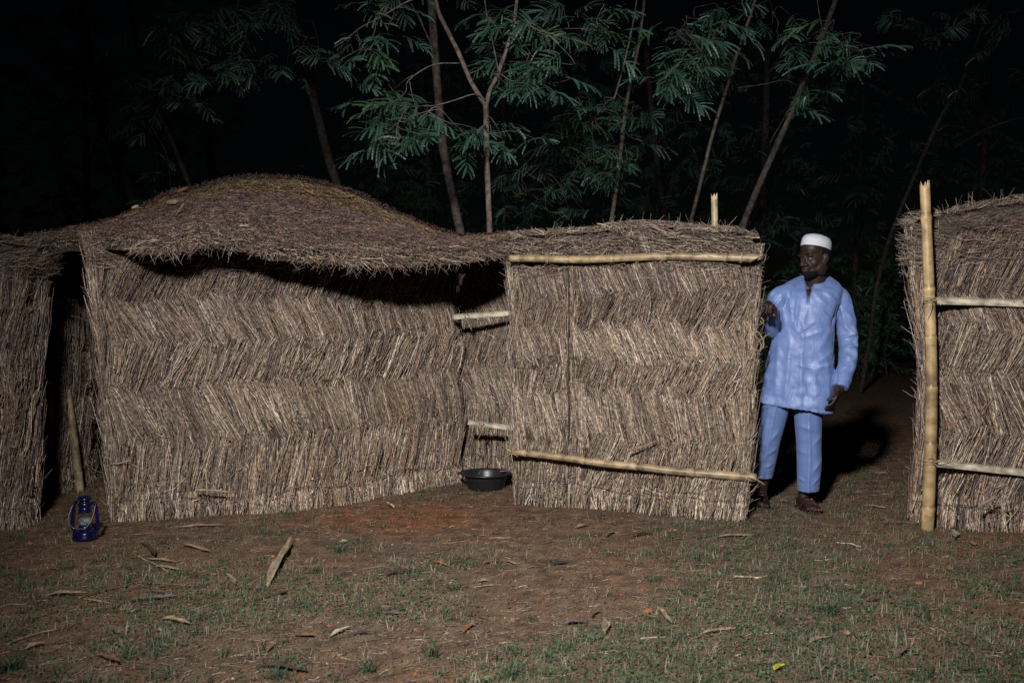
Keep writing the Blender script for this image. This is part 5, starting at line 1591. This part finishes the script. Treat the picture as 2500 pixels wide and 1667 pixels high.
# ------------------------------------------------------------------ single leaves, bark strips and sticks lying in the yard
def strip_mesh(name, ln, wd, col, seed, curl=.4, torn=0.0, bow=.1):
    """dry leaf / bark strip: lengthwise gutter, twisted and bowed"""
    rg = np.random.default_rng(seed); n, m = 15, 5; V = []; Cc = []
    ph = rg.random() * 6; tw = rg.normal(0, .5)
    for i in range(n):
        t = i / (n - 1); s = t - .5
        w = wd * .5 * (math.sin(math.pi * min(max(t, .03), .97)) ** (.55 if torn else .8)) * (1 + .25 * math.sin(t * 9 + ph)) * (1 - torn * .5 * (t > .75))
        y0 = bow * ln * math.sin(t * 3.1 + ph * .2) * .5; z0 = wd * .22 + .10 * wd * math.sin(t * 5 + ph) + max(0, t - .7) * ln * .10
        for j in range(m):
            a = (j / (m - 1) - .5) * 2; tt = tw * s
            yy, zz = a * w, curl * w * a * a + rg.normal(0, wd * .02)
            V.append((s * ln, y0 + yy * math.cos(tt) - zz * math.sin(tt), max(.001, z0 + yy * math.sin(tt) + zz)))
            Cc.append(np.array(col) * (.78 + .4 * rg.random()) * (1 - .22 * (abs(a) < .1)))
    F = [(i * m + j, i * m + j + 1, (i + 1) * m + j + 1, (i + 1) * m + j) for i in range(n - 1) for j in range(m - 1)]
    me = bpy.data.meshes.new(name); me.from_pydata(V, [], F)
    at = me.color_attributes.new('Col', 'FLOAT_COLOR', 'POINT'); c4 = np.ones((len(V), 4), np.float32); c4[:, :3] = np.array(Cc); at.data.foreach_set('color', c4.ravel())
    me.materials.append(M_LITTER); me.polygons.foreach_set('use_smooth', np.ones(len(me.polygons), bool)); me.update()
    return me
def lay(name, x0, y0, x1, y1, wpx, col, label, cat, group, seed, **k):
    a, b = G(x0, y0), G(x1, y1); c = (a + b) / 2; ln = float(np.linalg.norm(b - a)); ln = max(ln, .03)
    wd = wpx * c[1] / FPX * 1.5
    o = bpy.data.objects.new(name, strip_mesh(name, ln, wd, col, seed, **k)); C.objects.link(o)
    o.location = (c[0], c[1], float(gz(c[0], c[1])) + .006); o.rotation_euler = (0, 0, math.atan2(b[1] - a[1], b[0] - a[0]))
    md = o.modifiers.new('thickness', 'SOLIDIFY'); md.thickness = .0012
    return tag(o, label, cat, group)
TAN, BRN, DRK, PRP, PAL, RST = (.29, .21, .125), (.17, .095, .055), (.065, .043, .033), (.14, .10, .10), (.42, .35, .24), (.24, .11, .055)
GL, GB, GS = 'dry leaves scattered over the yard', 'bark strips lying in the yard', 'dry sticks lying in the yard'
big = lay('bark_strip', 664, 1432, 704, 1332, 14, (.33, .25, .15), 'large pale torn bark strip propped up in front of the hut', 'bark strip', None, 501, curl=.5, torn=1.0, bow=.05)
big.rotation_euler[1] = R(-3); big.location.z += .018
for k, q in enumerate(((444, 1336, 513, 1354, 10, TAN), (103, 1461, 214, 1455, 12, TAN), (199, 1465, 268, 1476, 7, TAN), (364, 1449, 402, 1451, 9, BRN), (547, 1403, 576, 1431, 9, TAN), (398, 1518, 463, 1530, 14, TAN), (378, 1545, 396, 1545, 11, TAN),
                       (57, 1595, 111, 1581, 12, TAN), (230, 1606, 295, 1629, 15, BRN), (807, 1553, 853, 1530, 9, PAL), (712, 1554, 773, 1553, 11, BRN), (655, 1590, 668, 1574, 8, RST), (344, 1334, 379, 1365, 10, DRK), (1049, 1373, 1095, 1382, 9, RST), (1179, 1376, 1221, 1369, 9, RST),
                       (1229, 1367, 1259, 1373, 6, TAN), (1133, 1545, 1160, 1518, 9, RST), (1378, 1526, 1428, 1522, 12, PRP), (1466, 1510, 1481, 1560, 12, TAN), (1443, 1508, 1466, 1491, 9, BRN), (1592, 1484, 1646, 1526, 10, TAN), (1164, 1419, 1198, 1419, 8, TAN), (934, 1497, 991, 1497, 9, PRP),
                       (1755, 1313, 1846, 1310, 9, TAN), (1710, 1555, 1800, 1541, 10, TAN), (2320, 1296, 2336, 1320, 11, PAL), (2366, 1322, 2382, 1336, 8, TAN), (2060, 1552, 2072, 1558, 13, TAN), (1980, 1574, 2030, 1560, 10, TAN), (2243, 1478, 2275, 1523, 9, DRK), (2115, 1470, 2150, 1466, 9, DRK), (2195, 1610, 2212, 1590, 14, PRP),
                       (2308, 1388, 2318, 1396, 12, RST), (2170, 1473, 2195, 1473, 9, RST), (2105, 1241, 2165, 1247, 7, TAN), (2430, 1620, 2450, 1632, 12, RST), (2340, 1575, 2365, 1583, 10, BRN), (830, 1328, 852, 1324, 11, PAL), (1345, 1378, 1390, 1372, 8, DRK), (1545, 1312, 1590, 1300, 9, DRK), (1405, 1290, 1438, 1283, 9, TAN), (1480, 1240 + 70, 1500, 1296, 8, RST))):
    lay('dry_leaf', *q, {TAN: 'tan curled dry leaf lying on the ground', BRN: 'brown dry leaf lying on the ground', DRK: 'blackish dry leaf lying on the ground', PRP: 'purplish grey dry leaf lying on the ground', PAL: 'bleached pale dry leaf lying on the ground', RST: 'rust coloured dry leaf lying on the ground'}[q[5]], 'dry leaf', GL, 600 + k, curl=.6)
for k, q in enumerate(((321, 1472, 436, 1461, 12, PRP), (631, 1629, 754, 1641, 14, DRK), (936, 1407, 1020, 1392, 10, DRK), (850, 1553, 911, 1545, 8, DRK), (631, 1465, 719, 1442, 8, DRK), (352, 1367, 432, 1377, 7, TAN), (375, 1388, 440, 1396, 8, TAN), (430, 1293, 545, 1289, 6, TAN))):
    lay('bark_strip', *q, {TAN: 'thin tan bark strip lying flat in the yard', DRK: 'dark curled bark strip lying in the yard', PRP: 'purplish bark strip with pale edges lying in the yard'}[q[5]], 'bark strip', GB, 700 + k, curl=.8)
yl = lay('fallen_leaf', 1890, 1646, 1915, 1630, 13, (.55, .50, .03), 'bright yellow leaf lying on the grass', 'leaf', None, 801)
def stick(x0, y0, x1, y1, rpx, col, label, seed, name='stick'):
    rg = np.random.default_rng(seed); a, b = G(x0, y0), G(x1, y1); c = (a + b) / 2
    pts = [a + (b - a) * t + np.array([0, rg.normal(0, .008), 0]) for t in np.linspace(0, 1, 6)]
    r = rpx * c[1] / FPX
    pts = [np.array([p[0], p[1], float(gz(p[0], p[1])) + r * 1.1 + abs(rg.normal(0, .004))]) for p in pts]
    V, F = tube(catmull(pts, 16), np.linspace(r, r * .7, 16), 7)
    cc = np.array(col)[None] * (.8 + .4 * rg.random((len(V), 1)))
    o = mesh_py(name, V - c, F, M_BAMBOO, None, True, cc); o.location = c
    return tag(o, label, 'stick', GS)
for k, q in enumerate(((321, 1350, 413, 1400, 2.6, TAN), (337, 1422, 471, 1434, 2.4, BRN), (191, 1465, 329, 1422, 2.4, BRN), (17, 1577, 149, 1537, 2.2, TAN), (1792, 1410, 1860, 1409, 2.6, PAL), (1858, 1409, 1881, 1405, 2.0, TAN), (2045, 1322, 2103, 1331, 1.6, PAL), (2063, 1432, 2108, 1440, 1.8, BRN), (430, 1502, 598, 1457, 1.4, TAN), (0, 1490, 120, 1470, 1.4, TAN), (1480, 1618, 1500, 1600, 1.2, BRN), (1990, 1367, 2050, 1364, 1.2, PAL), (990, 1447, 1080, 1408, 1.2, BRN), (2200, 1540, 2268, 1532, 1.4, TAN), (2268, 1532, 2322, 1546, 1.4, TAN), (1650, 1632, 1725, 1617, 1.2, BRN), (945, 1232, 962, 1242, 3.0, PAL))):
    stick(*q, {TAN: 'thin tan dry stick lying on the ground', BRN: 'thin brown dry stick lying on the ground', PAL: 'pale peeled stick lying on the ground'}[q[5]], 900 + k)
# clods of red earth
for k, (x, y, r) in enumerate(((524, 1400, 6), (666, 1357, 7), (72, 1330, 8), (727, 1319, 7), (867, 1400, 6), (1580, 1493, 14), (2243, 1424, 11), (1455, 1335, 7), (1765, 1330, 8), (868, 1356, 5))):
    p = G(x, y); R_ = r * p[1] / FPX; rg = np.random.default_rng(950 + k)
    m = MB().ell((0, 0, 0), (R_, R_ * .8, R_ * .5), None, 12, 8); V = np.concatenate(m.V); V = V * (1 + .5 * (vnoise(V / R_ * 1.7 + k * 9) - .5))[:, None]
    o = mesh_py('earth_clod', V, m.F, M_LITTER, None, False, np.array([(.30, .12, .055)]) * np.ones((len(V), 1)) * rg.uniform(.8, 1.1)); o.location = (p[0], p[1], float(gz(p[0], p[1])) + R_ * .25)
    tag(o, 'small orange clod of laterite earth', 'clod', 'clods of red earth in the yard')
# a few grass tufts that stand out
def tuft(x, y, hpx, n, seed, dry=False):
    rg = np.random.default_rng(seed); p = G(x, y); h = hpx * p[1] / FPX; z0 = float(gz(p[0], p[1]))
    Vs, Fs, Cs, o = [], [], [], 0
    for k in range(n):
        az = rg.random() * 6.28; l = h * rg.uniform(.5, 1.1); sp_ = rg.uniform(.2, 1.5); w = rg.uniform(.0015, .0035) * (.7 if dry else 1.2)
        b = np.array([np.clip(rg.normal(0, .014), -.025, .025), np.clip(rg.normal(0, .014), -.025, .025), -.003]); d = np.array([math.cos(az), math.sin(az), 0]); s = np.array([-d[1], d[0], 0]) * w
        c = np.array((.30, .26, .17) if dry else (.06, .095, .048)) * rg.uniform(.6, 1.25)
        for j in range(5):
            t = j / 4; q = b + d * l * sp_ * t ** 1.5 + UPV * l * (t - .45 * sp_ * t * t)
            Vs += [q - s * (1 - t * .9), q + s * (1 - t * .9)]; Cs += [c, c]
        Fs += [(o + 2 * j, o + 2 * j + 1, o + 2 * j + 3, o + 2 * j + 2) for j in range(4)]; o += 10
    ob = mesh_py('grass_tuft', Vs, Fs, M_GRASS, None, False, np.array(Cs)); ob.location = (p[0], p[1], z0)
    return tag(ob, 'dry bleached grass tuft standing in the yard' if dry else 'green grass tuft standing up in the yard', 'grass', 'grass tufts standing in the yard')
for k, (x, y, h, n, dr) in enumerate(((355, 1478, 48, 9, 0), (315, 1612, 60, 16, 0), (830, 1345, 55, 34, 0), (775, 1395, 40, 26, 0), (745, 1480, 45, 18, 0), (900, 1640, 70, 26, 0), (1050, 1605, 75, 24, 0), (1240, 1660, 80, 22, 0), (680, 1655, 60, 26, 0), (2030, 1500, 85, 34, 0), (2020, 1540, 60, 16, 0), (2005, 1440, 80, 7, 0), (1745, 1605, 60, 30, 1), (885, 1615, 55, 22, 1), (2180, 1570, 60, 30, 1), (1205, 1370, 70, 22, 1), (925, 1335, 30, 14, 1), (2470, 1440, 70, 14, 0), (1115, 1440, 40, 24, 0), (1345, 1370, 35, 20, 0), (1260, 1640, 50, 20, 1), (2260, 1660, 60, 20, 0), (20, 1640, 80, 40, 0), (60, 1440, 40, 26, 0), (410, 1645, 45, 20, 0), (1600, 1420, 40, 24, 0), (1410, 1335, 40, 18, 1), (690, 1256, 28, 16, 0), (1475, 1262, 36, 12, 0), (1700, 1370, 40, 22, 0), (1880, 1440, 50, 12, 0))):
    tuft(x, y, h, n, 1000 + k, bool(dr))
# bits stuck in the wall
def wall_sliver(x0, y0, x1, y1, d, rpx, col, label, seed):
    rg = np.random.default_rng(seed); a, b = U(x0, y0, d), U(x1, y1, d - .01); r = rpx * d / FPX
    V, F = tube(catmull([a, (a + b) / 2 + rg.normal(0, .004, 3), b], 8), np.linspace(r, r * .6, 8), 6)
    c = (a + b) / 2
    o = mesh_py('straw_sliver', V - c, F, M_LITTER, None, True, np.array(col)[None] * np.ones((len(V), 1))); o.location = c
    return tag(o, label, 'straw', 'slivers caught in the straw walls')
for k, q in enumerate(((478, 1196, 556, 1200, 6.08, 3, (.34, .25, .15), 'tan sliver lying across the foot of the hut wall'), (823, 735, 824, 795, 6.55, 2.2, (.30, .15, .07), 'upright rusty sliver stuck high in the hut wall'), (1533, 1100, 1602, 1076, 6.22, 3.2, (.25, .16, .10), 'brown sliver stuck in the screen above its lower bar'), (268, 1133, 320, 1122, 5.98, 1.8, (.36, .29, .2), 'pale sliver at the left edge of the hut wall'), (2390, 1236, 2436, 1211, 5.62, 4, (.26, .19, .12), 'broad sliver stuck in the foot of the darker screen'))):
    wall_sliver(*q, 1100 + k)
